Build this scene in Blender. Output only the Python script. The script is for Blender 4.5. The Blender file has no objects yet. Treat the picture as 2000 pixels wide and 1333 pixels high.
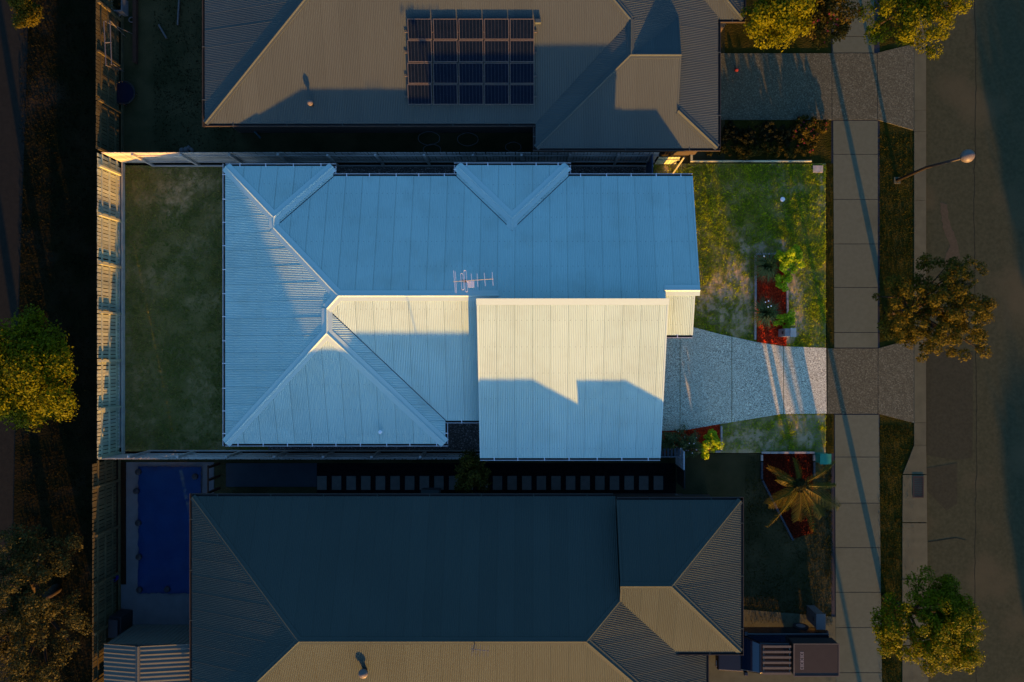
import bpy, math, random
import numpy as np
from mathutils import Vector, Matrix

R = math.radians
sc = bpy.context.scene
rng = np.random.default_rng(7)
random.seed(7)

# ------------------------------------------------------------------ camera
H = 33.0                      # camera height above the lot
F = 1320.0                    # focal length in pixels of the 2000 px wide photograph
CU, CV = 1040.0, 690.0        # where the camera axis meets the picture (slightly cropped frame)
cam = bpy.data.cameras.new('camera')
cam.sensor_width = 36.0
cam.lens = 36.0 * F / 2000.0
cam.shift_x = -(CU - 1000.0) / 2000.0
cam.shift_y = (CV - 666.5) / 2000.0
cam.clip_end = 1000.0
camo = bpy.data.objects.new('camera', cam)
sc.collection.objects.link(camo)
camo.location = (0, 0, H)
sc.camera = camo

def W(u, v, z=0.0):
    s = (H - z) / F
    return ((u - CU) * s, (CV - v) * s, z)

# ------------------------------------------------------------------ sky, sun, exposure
SUN_T = 0.1164                # tangent of the sun's elevation
SD = Vector((-0.203, 0.979, -SUN_T)).normalized()      # direction the light travels
world = bpy.data.worlds.new('World')
sc.world = world
world.use_nodes = True
nt = world.node_tree
bg = nt.nodes['Background']
sky = nt.nodes.new('ShaderNodeTexSky')
sky.sky_type = 'NISHITA'
sky.sun_disc = False
sky.sun_elevation = math.atan(SUN_T)
sky.sun_rotation = math.atan2(-SD.x, -SD.y)
sky.air_density = 1.0
sky.dust_density = 2.2
sky.ozone_density = 4.4
nt.links.new(sky.outputs[0], bg.inputs[0])
bg.inputs[1].default_value = 0.15
sun = bpy.data.lights.new('sun', 'SUN')
sun.energy = 4.9
sun.angle = R(0.5)
sun.color = (1.0, 0.425, 0.06)
suno = bpy.data.objects.new('sun', sun)
sc.collection.objects.link(suno)
suno.rotation_euler = SD.to_track_quat('-Z', 'Y').to_euler()
suno.location = (20, -60, 30)
vs = sc.view_settings
vs.view_transform = 'Standard'
vs.look = 'None'
vs.gamma = 1.0
vs.use_curve_mapping = False
vs.exposure = 1.8

# ------------------------------------------------------------------ helpers: mesh building
class MB:
    def __init__(self):
        self.v = []; self.f = []
    def add(self, vs_, fs_):
        o = len(self.v)
        self.v.extend(vs_)
        self.f.extend([tuple(i + o for i in f) for f in fs_])
        return self
    def box(self, x0, x1, y0, y1, z0, z1):
        v = [(x0, y0, z0), (x1, y0, z0), (x1, y1, z0), (x0, y1, z0), (x0, y0, z1), (x1, y0, z1), (x1, y1, z1), (x0, y1, z1)]
        return self.add(v, [(0, 3, 2, 1), (4, 5, 6, 7), (0, 1, 5, 4), (1, 2, 6, 5), (2, 3, 7, 6), (3, 0, 4, 7)])
    def bar(self, p, q, w, h):
        """rectangular bar from p to q, w across, h high"""
        p = Vector(p); q = Vector(q); d = (q - p).normalized()
        up = Vector((0, 0, 1))
        if abs(d.z) > .9: up = Vector((0, 1, 0))
        s = d.cross(up).normalized() * (w / 2); t = s.cross(d).normalized() * (h / 2)
        v = [tuple(c + a * s + b * t) for c in (p, q) for a, b in ((-1, -1), (1, -1), (1, 1), (-1, 1))]
        return self.add(v, [(3, 2, 1, 0), (4, 5, 6, 7), (0, 1, 5, 4), (1, 2, 6, 5), (2, 3, 7, 6), (3, 0, 4, 7)])
    def tube(self, pts, rad, n=8, caps=True):
        pts = [Vector(p) for p in pts]
        if not hasattr(rad, '__len__'): rad = [rad] * len(pts)
        vs_ = []; fs_ = []
        ref = None
        for i, p in enumerate(pts):
            a = pts[max(0, i - 1)]; b = pts[min(len(pts) - 1, i + 1)]
            d = (b - a).normalized()
            if ref is None:
                ref = Vector((0, 0, 1)) if abs(d.z) < .9 else Vector((1, 0, 0))
            s = d.cross(ref).normalized(); t = s.cross(d).normalized(); ref = t
            for k in range(n):
                an = 2 * math.pi * k / n
                vs_.append(tuple(p + rad[i] * (math.cos(an) * s + math.sin(an) * t)))
        for i in range(len(pts) - 1):
            for k in range(n):
                k2 = (k + 1) % n
                fs_.append((i * n + k, i * n + k2, (i + 1) * n + k2, (i + 1) * n + k))
        if caps:
            fs_.append(tuple(range(n - 1, -1, -1)))
            fs_.append(tuple((len(pts) - 1) * n + k for k in range(n)))
        return self.add(vs_, fs_)
    def lathe(self, prof, c=(0, 0, 0), n=20):
        vs_ = []; fs_ = []
        for r, z in prof:
            for k in range(n):
                a = 2 * math.pi * k / n
                vs_.append((c[0] + r * math.cos(a), c[1] + r * math.sin(a), c[2] + z))
        for i in range(len(prof) - 1):
            for k in range(n):
                k2 = (k + 1) % n
                fs_.append((i * n + k, i * n + k2, (i + 1) * n + k2, (i + 1) * n + k))
        fs_.append(tuple((len(prof) - 1) * n + k for k in range(n)))
        fs_.append(tuple(range(n - 1, -1, -1)))
        return self.add(vs_, fs_)
    def prism(self, pts, z0, z1):
        """pts in plan, z0/z1 numbers or functions of x, y"""
        if area(pts) < 0: pts = pts[::-1]
        n = len(pts)
        g0 = z0 if callable(z0) else (lambda x, y: z0)
        g1 = z1 if callable(z1) else (lambda x, y: z1)
        v = [(x, y, g0(x, y)) for x, y in pts] + [(x, y, g1(x, y)) for x, y in pts]
        f = [tuple(range(n - 1, -1, -1)), tuple(range(n, 2 * n))]
        f += [(i, (i + 1) % n, n + (i + 1) % n, n + i) for i in range(n)]
        return self.add(v, f)
    def profx(self, pts, x0, x1):
        """profile in the y-z plane pushed along x"""
        if area(pts) < 0: pts = pts[::-1]
        n = len(pts)
        v = [(x0, y, z) for y, z in pts] + [(x1, y, z) for y, z in pts]
        f = [tuple(range(n - 1, -1, -1)), tuple(range(n, 2 * n))]
        f += [(i, (i + 1) % n, n + (i + 1) % n, n + i) for i in range(n)]
        return self.add(v, f)

def area(p):
    return sum(p[i][0] * p[(i + 1) % len(p)][1] - p[(i + 1) % len(p)][0] * p[i][1] for i in range(len(p))) / 2

WL = {}
def link(o, parent=None, wloc=(0, 0, 0)):
    sc.collection.objects.link(o)
    if parent is not None:
        o.parent = parent
        pw = WL[parent]
        o.location = tuple(wloc[i] - pw[i] for i in range(3))
    else:
        o.location = wloc
    WL[o] = tuple(wloc)
    return o

def tag(o, label=None, cat=None, group=None, kind=None):
    if label: o['label'] = label
    if cat: o['category'] = cat
    if group: o['group'] = group
    if kind: o['kind'] = kind
    return o

def mk(name, mb, mat, parent=None, wloc=None, smooth=False):
    """mb holds world coordinates; the object's origin goes to wloc (its parent's place by default)"""
    if wloc is None:
        wloc = WL[parent] if parent is not None else (0, 0, 0)
    v = np.asarray(mb.v, dtype=np.float64) - np.asarray(wloc)
    me = bpy.data.meshes.new(name)
    me.from_pydata(v.tolist(), [], mb.f)
    me.materials.append(mat)
    if smooth:
        me.polygons.foreach_set('use_smooth', [True] * len(me.polygons))
    me.update()
    return link(bpy.data.objects.new(name, me), parent, wloc)

def inst(src, name, parent, wloc, rot=(0, 0, 0), scale=(1, 1, 1)):
    o = bpy.data.objects.new(name, src.data)
    link(o, parent, wloc)
    o.rotation_euler = rot; o.scale = scale
    return o

def tris(name, V, mat, parent=None, wloc=None, n=3, smooth=False, vec=None):
    """many separate n-gons straight from a numpy array of vertices (world coordinates)"""
    if wloc is None:
        wloc = WL[parent] if parent is not None else (0, 0, 0)
    V = np.ascontiguousarray(V, dtype=np.float32) - np.asarray(wloc, dtype=np.float32)
    V = V.reshape(-1, 3)
    m = len(V) // n
    me = bpy.data.meshes.new(name)
    me.vertices.add(len(V)); me.vertices.foreach_set('co', V.ravel())
    me.loops.add(m * n); me.loops.foreach_set('vertex_index', np.arange(m * n, dtype=np.int32))
    me.polygons.add(m); me.polygons.foreach_set('loop_start', np.arange(0, m * n, n, dtype=np.int32))
    me.update(calc_edges=True)
    if vec is not None:
        at = me.attributes.new('tint', 'FLOAT', 'POINT')
        at.data.foreach_set('value', np.repeat(vec, n).astype(np.float32))
    me.materials.append(mat)
    return link(bpy.data.objects.new(name, me), parent, wloc)

def thing(name, label, cat, loc=(0, 0, 0), group=None):
    o = bpy.data.objects.new(name, None)
    o.empty_display_size = .3
    link(o, None, loc)
    return tag(o, label, cat, group)

# ------------------------------------------------------------------ helpers: materials
MATS = {}
def mat(name, c1, c2=None, scale=2.0, rough=.7, spec=.3, bump=0.0, bscale=40.0, detail=4.0, lo=.35, hi=.65,
        metallic=0.0, c3=None, s3=.6, lo3=.5, hi3=.7, stretch=None, trans=0.0, tint=False, objvar=0.0):
    if name in MATS: return MATS[name]
    m = bpy.data.materials.new(name); m.use_nodes = True
    N = m.node_tree.nodes; L = m.node_tree.links
    b = N['Principled BSDF']
    b.inputs['Roughness'].default_value = rough
    b.inputs['Specular IOR Level'].default_value = spec
    b.inputs['Metallic'].default_value = metallic
    b.inputs['Base Color'].default_value = (*c1, 1)
    geo = N.new('ShaderNodeNewGeometry')
    pos = geo.outputs['Position']
    if stretch:
        mp = N.new('ShaderNodeMapping'); mp.inputs['Scale'].default_value = stretch
        L.new(pos, mp.inputs[0]); pos = mp.outputs[0]
    col = None
    def noise(s, d):
        t = N.new('ShaderNodeTexNoise'); t.inputs['Scale'].default_value = s; t.inputs['Detail'].default_value = d
        L.new(pos, t.inputs['Vector']); return t.outputs['Fac']
    def ramp(fac, a, b_):
        r = N.new('ShaderNodeMapRange'); r.inputs['From Min'].default_value = a; r.inputs['From Max'].default_value = b_
        L.new(fac, r.inputs['Value']); return r.outputs[0]
    def mix(fac, A, B):
        x = N.new('ShaderNodeMix'); x.data_type = 'RGBA'
        L.new(fac, x.inputs['Factor'])
        for k, s in (('A', A), ('B', B)):
            sock = [i for i in x.inputs if i.name == k and i.type == 'RGBA'][0]
            if isinstance(s, tuple): sock.default_value = (*s, 1)
            else: L.new(s, sock)
        return [o for o in x.outputs if o.type == 'RGBA'][0]
    if c2 is not None:
        if tint:
            at = N.new('ShaderNodeAttribute'); at.attribute_name = 'tint'
            f = at.outputs['Fac']
        else:
            f = ramp(noise(scale, detail), lo, hi)
        col = mix(f, c1, c2)
    if c3 is not None:
        f3 = ramp(noise(s3, 5.0), lo3, hi3)
        col = mix(f3, col if col is not None else c1, c3)
    if objvar:
        oi = N.new('ShaderNodeObjectInfo'); mr = N.new('ShaderNodeMapRange')
        mr.inputs['To Min'].default_value = 1 - objvar; mr.inputs['To Max'].default_value = 1 + objvar
        L.new(oi.outputs['Random'], mr.inputs['Value'])
        hv = N.new('ShaderNodeHueSaturation'); L.new(mr.outputs[0], hv.inputs['Value'])
        if col is not None: L.new(col, hv.inputs['Color'])
        else: hv.inputs['Color'].default_value = (*c1, 1)
        col = hv.outputs[0]
    if col is not None: L.new(col, b.inputs['Base Color'])
    if bump:
        bp = N.new('ShaderNodeBump'); bp.inputs['Strength'].default_value = 1.0; bp.inputs['Distance'].default_value = bump
        L.new(noise(bscale, 6.0), bp.inputs['Height']); L.new(bp.outputs[0], b.inputs['Normal'])
    if trans:
        td = N.new('ShaderNodeBsdfTranslucent'); ms = N.new('ShaderNodeMixShader'); ms.inputs[0].default_value = trans
        if col is not None: L.new(col, td.inputs[0])
        else: td.inputs[0].default_value = (*c1, 1)
        out = N['Material Output']
        L.new(b.outputs[0], ms.inputs[1]); L.new(td.outputs[0], ms.inputs[2]); L.new(ms.outputs[0], out.inputs[0])
    MATS[name] = m
    return m

def speckle(name, cols, scale, rough=.8, bump=.01, big=None, spec=.3):
    """stones pressed together: a random colour per cell"""
    m = bpy.data.materials.new(name); m.use_nodes = True
    N = m.node_tree.nodes; L = m.node_tree.links
    b = N['Principled BSDF']; b.inputs['Roughness'].default_value = rough; b.inputs['Specular IOR Level'].default_value = spec
    geo = N.new('ShaderNodeNewGeometry')
    vo = N.new('ShaderNodeTexVoronoi'); vo.inputs['Scale'].default_value = scale
    L.new(geo.outputs['Position'], vo.inputs['Vector'])
    sp = N.new('ShaderNodeSeparateColor'); L.new(vo.outputs['Color'], sp.inputs[0])
    cr = N.new('ShaderNodeValToRGB'); cr.color_ramp.interpolation = 'CONSTANT'
    el = cr.color_ramp.elements
    while len(el) < len(cols): el.new(.5)
    for i, (p, c) in enumerate(cols):
        el[i].position = p; el[i].color = (*c, 1)
    L.new(sp.outputs[0], cr.inputs[0])
    col = cr.outputs[0]
    if big:
        t = N.new('ShaderNodeTexNoise'); t.inputs['Scale'].default_value = big[0]; t.inputs['Detail'].default_value = 4
        L.new(geo.outputs['Position'], t.inputs['Vector'])
        mr = N.new('ShaderNodeMapRange'); mr.inputs['From Min'].default_value = .4; mr.inputs['From Max'].default_value = .65
        mr.inputs['To Max'].default_value = big[2]
        L.new(t.outputs['Fac'], mr.inputs['Value'])
        x = N.new('ShaderNodeMix'); x.data_type = 'RGBA'; L.new(mr.outputs[0], x.inputs['Factor'])
        rg = [i for i in x.inputs if i.type == 'RGBA']
        L.new(col, rg[0]); rg[1].default_value = (*big[1], 1)
        col = [o for o in x.outputs if o.type == 'RGBA'][0]
    L.new(col, b.inputs['Base Color'])
    if bump:
        bp = N.new('ShaderNodeBump'); bp.inputs['Strength'].default_value = 1.0; bp.inputs['Distance'].default_value = bump
        iv = N.new('ShaderNodeMath'); iv.operation = 'SUBTRACT'; iv.inputs[0].default_value = 1.0
        L.new(vo.outputs['Distance'], iv.inputs[1])
        L.new(iv.outputs[0], bp.inputs['Height']); L.new(bp.outputs[0], b.inputs['Normal'])
    return m

# this house
M_roof = mat('pale_painted_steel', (0.338, 0.4974, 0.4505), (0.3674, 0.5344, 0.484), .35, rough=.5, spec=.12, c3=(0.3135, 0.4497, 0.3978), s3=.9, lo3=.5, hi3=.8, objvar=.035, stretch=(1, 1, 1))
M_cap = mat('pale_steel_flashing', (0.3773, 0.5255, 0.4839), rough=.45, spec=.16)
M_gut = mat('pale_steel_gutter', (0.39, 0.3975, 0.405), rough=.4, spec=.4)
M_gutshade = mat('gutter_shade', (.030, .026, .020), (.05, .04, .03), 8, rough=1, spec=.05)
M_vall = mat('valley_shade_steel', (.12, .16, .17), rough=.5)  # recess shade of the valleys put into a darker steel colour
M_gutin = mat('gutter_strap_steel', (0.675, 0.684, 0.702), rough=.35, spec=.5)
M_deck = mat('dark_roof_underlay', (.10, .10, .10))
M_render = mat('rendered_wall', (.55, .52, .46), (.5, .47, .42), 1.2, rough=.85, bump=.003)
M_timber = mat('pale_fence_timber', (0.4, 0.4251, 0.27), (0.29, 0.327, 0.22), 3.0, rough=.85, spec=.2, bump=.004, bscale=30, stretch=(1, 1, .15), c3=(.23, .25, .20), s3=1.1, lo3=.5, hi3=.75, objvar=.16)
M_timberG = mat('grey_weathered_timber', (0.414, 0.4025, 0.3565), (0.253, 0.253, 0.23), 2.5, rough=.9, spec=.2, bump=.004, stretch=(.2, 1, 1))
M_sleeper = mat('concrete_sleeper', (0.442, 0.4226, 0.3381), (0.3359, 0.3287, 0.2818), 3.0, rough=.9, spec=.2, bump=.003)
M_alu = mat('bare_aluminium', (.80, .79, .76), rough=.35, metallic=.6, spec=.5)
M_brass = mat('dull_boom_metal', (.30, .29, .20), rough=.5, metallic=.5)
M_black = mat('black_plastic', (.012, .012, .014), rough=.5)
M_white = mat('white_plastic', (.8, .8, .8), rough=.5)
M_bluegate = mat('dark_blue_steel', (.045, .065, .10), rough=.5)
M_rearsoil = mat('rear_lawn_turf', (0.1593, 0.1323, 0.0405), (0.459, 0.3038, 0.1418), tint=True, rough=1, spec=.03, bump=.03, bscale=22)
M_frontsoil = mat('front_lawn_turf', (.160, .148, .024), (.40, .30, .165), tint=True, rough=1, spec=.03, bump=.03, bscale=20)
M_sand = mat('bare_sandy_soil', (.26, .235, .19), (.17, .155, .12), 2.2, rough=1, spec=.05, bump=.03, bscale=9)
M_gravel = speckle('dark_gravel', [(0, (0.06, 0.048, 0.042)), (.35, (0.108, 0.09, 0.072)), (.7, (0.168, 0.144, 0.12)), (.93, (0.36, 0.324, 0.288))], 28, bump=.02)
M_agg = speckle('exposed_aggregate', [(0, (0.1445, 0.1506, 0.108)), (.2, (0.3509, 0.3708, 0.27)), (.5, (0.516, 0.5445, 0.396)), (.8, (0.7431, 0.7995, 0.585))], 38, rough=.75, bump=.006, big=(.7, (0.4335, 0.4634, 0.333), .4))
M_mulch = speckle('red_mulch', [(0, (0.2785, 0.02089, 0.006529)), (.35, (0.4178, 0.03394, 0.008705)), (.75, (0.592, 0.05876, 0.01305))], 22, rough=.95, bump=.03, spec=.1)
M_edge = mat('stone_edging', (.34, .31, .27), (.24, .22, .20), 5, rough=.9, bump=.003)
M_leafB = mat('bright_green_leaf', (0.2, 0.3335, 0.0048), (0.46, 0.598, 0.008), tint=True, rough=.5, spec=.2, trans=.4)
M_leafD = mat('dark_green_leaf', (0.042, 0.0675, 0.015), (0.09, 0.12, 0.024), tint=True, rough=.5, spec=.3, trans=.2)
M_strap = mat('strappy_leaf', (0.0585, 0.0975, 0.0208), (0.143, 0.169, 0.039), tint=True, rough=.5, spec=.3, trans=.2)
M_grassR = mat('rear_grass_blade', (0.1449, 0.2041, 0.02772), (0.3402, 0.31, 0.0693), tint=True, rough=.8, spec=.05, trans=.2)
M_grassF = mat('front_grass_blade', (0.1575, 0.2717, 0.0063), (0.4284, 0.5148, 0.01386), tint=True, rough=.8, spec=.05, trans=.25)
M_bark = mat('bark', (.12, .09, .07), (.07, .055, .045), 6, rough=.9, bump=.01)
M_petal = mat('pale_pink_petal', (.7, .55, .52), rough=.7)
M_green = mat('green_cabinet', (.015, .20, .13), (.02, .17, .11), 2, rough=.45)
M_pillar = mat('grey_letterbox', (.24, .23, .22), (.2, .19, .18), 3, rough=.7)
M_slab = mat('pale_stone', (.45, .40, .34), (.36, .32, .27), 4, rough=.9)

# surroundings: base colours darkened to dim everything outside the lot
M_roofN = mat('dim_grey_steel', (0.053, 0.06824, 0.06426), (0.057, 0.07341, 0.06834), .3, rough=.6, spec=.03, objvar=.04)
M_roofS = mat('dim_brown_steel', (0.04032, 0.05476, 0.04752), (0.04368, 0.05952, 0.05184), .3, rough=.6, spec=.02, objvar=.04)
M_gutN = mat('dim_gutter', (0.035, 0.0315, 0.028), rough=.5, spec=.1)
M_wallN = mat('dim_rendered_wall', (0.049, 0.042, 0.035), rough=.9, spec=.1)
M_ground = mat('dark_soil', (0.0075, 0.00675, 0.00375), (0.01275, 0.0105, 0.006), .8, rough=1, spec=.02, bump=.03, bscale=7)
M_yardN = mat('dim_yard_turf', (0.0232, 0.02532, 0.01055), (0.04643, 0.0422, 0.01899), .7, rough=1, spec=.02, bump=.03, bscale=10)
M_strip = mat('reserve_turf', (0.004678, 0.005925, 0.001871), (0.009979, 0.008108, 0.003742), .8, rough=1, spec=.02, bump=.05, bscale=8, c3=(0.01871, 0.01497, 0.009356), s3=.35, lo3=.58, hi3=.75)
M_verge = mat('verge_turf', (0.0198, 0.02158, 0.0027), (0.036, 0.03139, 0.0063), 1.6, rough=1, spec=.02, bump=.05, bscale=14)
M_lane = mat('lane_asphalt', (.0115, .0125, .0105), (.0150, .0155, .0125), 6.0, rough=.95, spec=.03, bump=.004, bscale=60, detail=8)
M_road = mat('road_asphalt', (0.02958, 0.03466, 0.01887), (0.04284, 0.0491, 0.02703), 7.0, rough=.95, spec=.03, bump=.006, bscale=40, detail=9.0, lo=.3, hi=.7, c3=(0.05712, 0.05546, 0.0306), s3=.22, lo3=.53, hi3=.68)
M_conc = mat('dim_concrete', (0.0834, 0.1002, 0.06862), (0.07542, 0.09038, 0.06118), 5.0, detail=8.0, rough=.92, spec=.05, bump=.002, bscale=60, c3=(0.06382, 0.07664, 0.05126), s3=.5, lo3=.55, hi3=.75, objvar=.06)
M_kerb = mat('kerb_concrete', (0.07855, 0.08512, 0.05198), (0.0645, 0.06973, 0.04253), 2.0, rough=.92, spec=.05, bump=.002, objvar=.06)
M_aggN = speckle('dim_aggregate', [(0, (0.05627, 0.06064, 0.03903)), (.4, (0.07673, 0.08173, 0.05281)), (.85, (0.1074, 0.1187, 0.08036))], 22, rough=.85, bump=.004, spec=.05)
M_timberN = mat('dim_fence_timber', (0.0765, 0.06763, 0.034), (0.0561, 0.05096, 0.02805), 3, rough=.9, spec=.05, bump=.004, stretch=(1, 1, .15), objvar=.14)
M_pool = mat('blue_pool_cover', (0.00128, 0.0176, 0.068), (0.00128, 0.02288, 0.0816), 1.2, rough=.45, spec=.15, bump=.03, bscale=3.0)
M_pave = mat('pool_paving', (0.1047, 0.1084, 0.1109), (0.0887, 0.09116, 0.09362), 1.6, rough=.9, spec=.05, bump=.002)
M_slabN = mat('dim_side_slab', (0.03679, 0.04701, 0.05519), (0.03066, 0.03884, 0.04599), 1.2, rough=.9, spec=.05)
M_paver = mat('dim_paver', (0.1395, 0.128, 0.1083), (0.1181, 0.1083, 0.09187), 4, rough=.9, spec=.05, objvar=.06)
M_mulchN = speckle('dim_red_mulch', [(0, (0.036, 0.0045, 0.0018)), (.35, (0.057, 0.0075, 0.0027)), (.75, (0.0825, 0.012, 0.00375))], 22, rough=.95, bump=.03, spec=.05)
M_leafO = mat('olive_leaf', (0.03354, 0.03326, 0.002), (0.08772, 0.07485, 0.004), tint=True, rough=.6, spec=.08, trans=.3)
M_leafY = mat('yellow_green_leaf', (0.05125, 0.06192, 0.00016), (0.1333, 0.1415, 0.00016), tint=True, rough=.6, spec=.08, trans=.3)
M_leafG = mat('grey_green_leaf', (0.0184, 0.0207, 0.0046), (0.06325, 0.0575, 0.0138), tint=True, rough=.6, spec=.08, trans=.3)
M_leafK = mat('deep_green_leaf', (0.0048, 0.0072, 0.0016), (0.0144, 0.016, 0.0032), tint=True, rough=.6, spec=.08, trans=.2)
M_leafM = mat('flowering_leaf', (0.02, 0.02, 0.002), (0.06, 0.05, 0.004), tint=True, rough=.6, spec=.08, trans=.3)
M_frond = mat('palm_frond', (.050, .066, .003), (.155, .105, .014), tint=True, rough=.5, spec=.08, trans=.3)
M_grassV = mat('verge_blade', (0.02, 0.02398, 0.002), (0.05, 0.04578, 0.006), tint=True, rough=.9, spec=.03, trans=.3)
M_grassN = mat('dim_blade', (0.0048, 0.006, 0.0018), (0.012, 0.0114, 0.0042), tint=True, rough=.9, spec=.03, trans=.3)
M_barkN = mat('dim_bark', (0.036, 0.0288, 0.0224), (0.0224, 0.0176, 0.0144), 6, rough=.9, spec=.05)
M_red = mat('red_petal', (0.12, 0.009, 0.009), rough=.7)
M_solar = mat('solar_cell', (.0025, .006, .013), (.0035, .0075, .016), 3, rough=.4, spec=.05)
M_solargap = mat('cell_ribbon', (0.0132, 0.016, 0.022), rough=.5)
M_solarline = mat('solar_frame', (0.08438, 0.07875, 0.06975), rough=.5, metallic=.3)
M_car = mat('black_car_paint', (.006, .007, .009), rough=.25, spec=.4)
M_cgl = mat('car_glass', (.003, .010, .022), rough=.06, spec=.8)
M_canopy = mat('grey_canopy_cover', (0.0225, 0.02175, 0.021), (0.0255, 0.02475, 0.02325), 3, rough=.7, spec=.1)
M_rack = mat('pale_rack_bar', (0.072, 0.064, 0.048), rough=.5, metallic=.3)
M_print = mat('pale_print', (0.128, 0.124, 0.12), rough=.6)
M_tyre = mat('tyre_rubber', (.012, .012, .012), rough=.9)
M_lamp = mat('lamp_head_white', (0.096, 0.088, 0.076), rough=.5)
M_pole = mat('dark_lamp_pole', (.016, .014, .012), rough=.5)
M_drain = mat('iron_grate', (.030, .025, .022), rough=.7, metallic=.4)
M_wire = mat('dull_wire', (0.0945, 0.1013, 0.108), rough=.5)
M_rust = mat('rusty_steel', (0.04, 0.016, 0.0072), (0.028, 0.0112, 0.0056), 4, rough=.9)
M_pvc = mat('white_pvc', (0.0765, 0.0738, 0.0702), rough=.6)
M_teal = mat('teal_pipe', (.012, .06, .075), rough=.5)
M_shed = mat('cream_shed_sheet', (0.07814, 0.08855, 0.07546), (0.07315, 0.08278, 0.07245), 1.0, rough=.55, spec=.06)
M_blueb = mat('blue_plastic', (.004, .008, .15), rough=.5)

# ------------------------------------------------------------------ ground, roads, paths
def plan(pts_uv, z=0.0):
    return [W(u, v, z)[:2] for u, v in pts_uv]

def sheet(name, pts, z, m, thick=.3, kind='structure'):
    o = mk(name, MB().prism(pts, z - thick, z), m, None, (0, 0, 0))
    return tag(o, kind=kind)

gmb = MB(); gmb.add([(-160, -160, -.30), (160, -160, -.30), (160, 160, -.30), (-160, 160, -.30)], [(0, 1, 2, 3)])
tag(mk('ground', gmb, M_ground), kind='structure')

LX0, LX1, LY0, LY1 = -20.06, 14.32, -4.90, 9.26
HX0 = -13.3
DRIVE = plan([(1285, 655), (1345, 655), (1352, 639), (1410, 654), (1475, 668), (1530, 677), (1613, 680), (1614, 808), (1525, 809), (1405, 829), (1335, 841), (1285, 842)])
BED_A = plan([(1478, 500), (1533, 500), (1535, 676), (1478, 668)])
BED_B = plan([(1285, 842), (1335, 841), (1405, 829), (1405, 878), (1285, 888)])
BED_C = plan([(1490, 886), (1586, 886), (1586, 930), (1588, 1040), (1550, 1052), (1496, 958), (1490, 935)])
sheet('side_gravel', [(-12.9, LY0 + .1), (5.8, LY0 + .1), (5.8, LY1 - .1), (-12.9, LY1 - .1)], .0, M_gravel)
# lawns: fine grids whose vertices carry how bare the soil is
def vnoise(P, f, seed):
    """smooth value noise on the plane"""
    r = np.random.default_rng(seed); G = r.random((257, 257))
    q = P * f + 40; i = np.floor(q).astype(int); t = q - i; t = t * t * (3 - 2 * t)
    a, b = i[:, 0] % 256, i[:, 1] % 256
    return (G[a, b] * (1 - t[:, 0]) + G[a + 1, b] * t[:, 0]) * (1 - t[:, 1]) + (G[a, b + 1] * (1 - t[:, 0]) + G[a + 1, b + 1] * t[:, 0]) * t[:, 1]
def fbm(P, f, seed):
    return (vnoise(P, f, seed) + .5 * vnoise(P, f * 2.1, seed + 1) + .25 * vnoise(P, f * 4.3, seed + 2) + .125 * vnoise(P, f * 9, seed + 3)) / 1.875
def poly_dist(P, poly):
    """signed distance, positive inside"""
    d = np.full(len(P), 1e9); n = len(poly)
    for k in range(n):
        a = np.array(poly[k]); b = np.array(poly[(k + 1) % n]); ab = b - a
        t = np.clip(((P - a) @ ab) / (ab @ ab), 0, 1); d = np.minimum(d, np.linalg.norm(P - a - t[:, None] * ab, axis=1))
    return np.where(inside(P, poly), d, -d)
def inside(P, poly):
    x, y = P[:, 0], P[:, 1]; r = np.zeros(len(P), bool); n = len(poly)
    for i in range(n):
        (xa, ya), (xb, yb) = poly[i], poly[(i + 1) % n]
        c = ((ya > y) != (yb > y)) & (x < (xb - xa) * (y - ya) / (yb - ya + 1e-12) + xa)
        r ^= c
    return r
FRONT_BARE = [plan(q) for q in ([(1368, 560), (1400, 535), (1436, 492), (1472, 486), (1474, 560), (1474, 655), (1440, 655), (1358, 634)],
              [(1540, 525), (1558, 516), (1566, 560), (1562, 640), (1540, 662)], [(1446, 478), (1522, 478), (1518, 497), (1450, 500)],
              [(1470, 862), (1524, 846), (1534, 872), (1474, 884)], [(1300, 312), (1330, 312), (1326, 326), (1296, 330)], [(1590, 340), (1614, 320), (1614, 420), (1600, 400)], [(1415, 850), (1445, 832), (1466, 850), (1430, 885)], [(1418, 872), (1480, 868), (1482, 896), (1415, 896)], [(1555, 850), (1600, 840), (1606, 872), (1560, 868)])]
REAR_BARE = [plan(q) for q in ([(250, 322), (440, 322), (440, 352), (400, 372), (340, 352), (280, 345)], [(300, 345), (385, 345), (370, 395), (330, 420), (285, 385)], [(360, 870), (425, 850), (438, 880), (300, 884)], [(400, 400), (440, 395), (438, 460), (415, 470)])]
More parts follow.
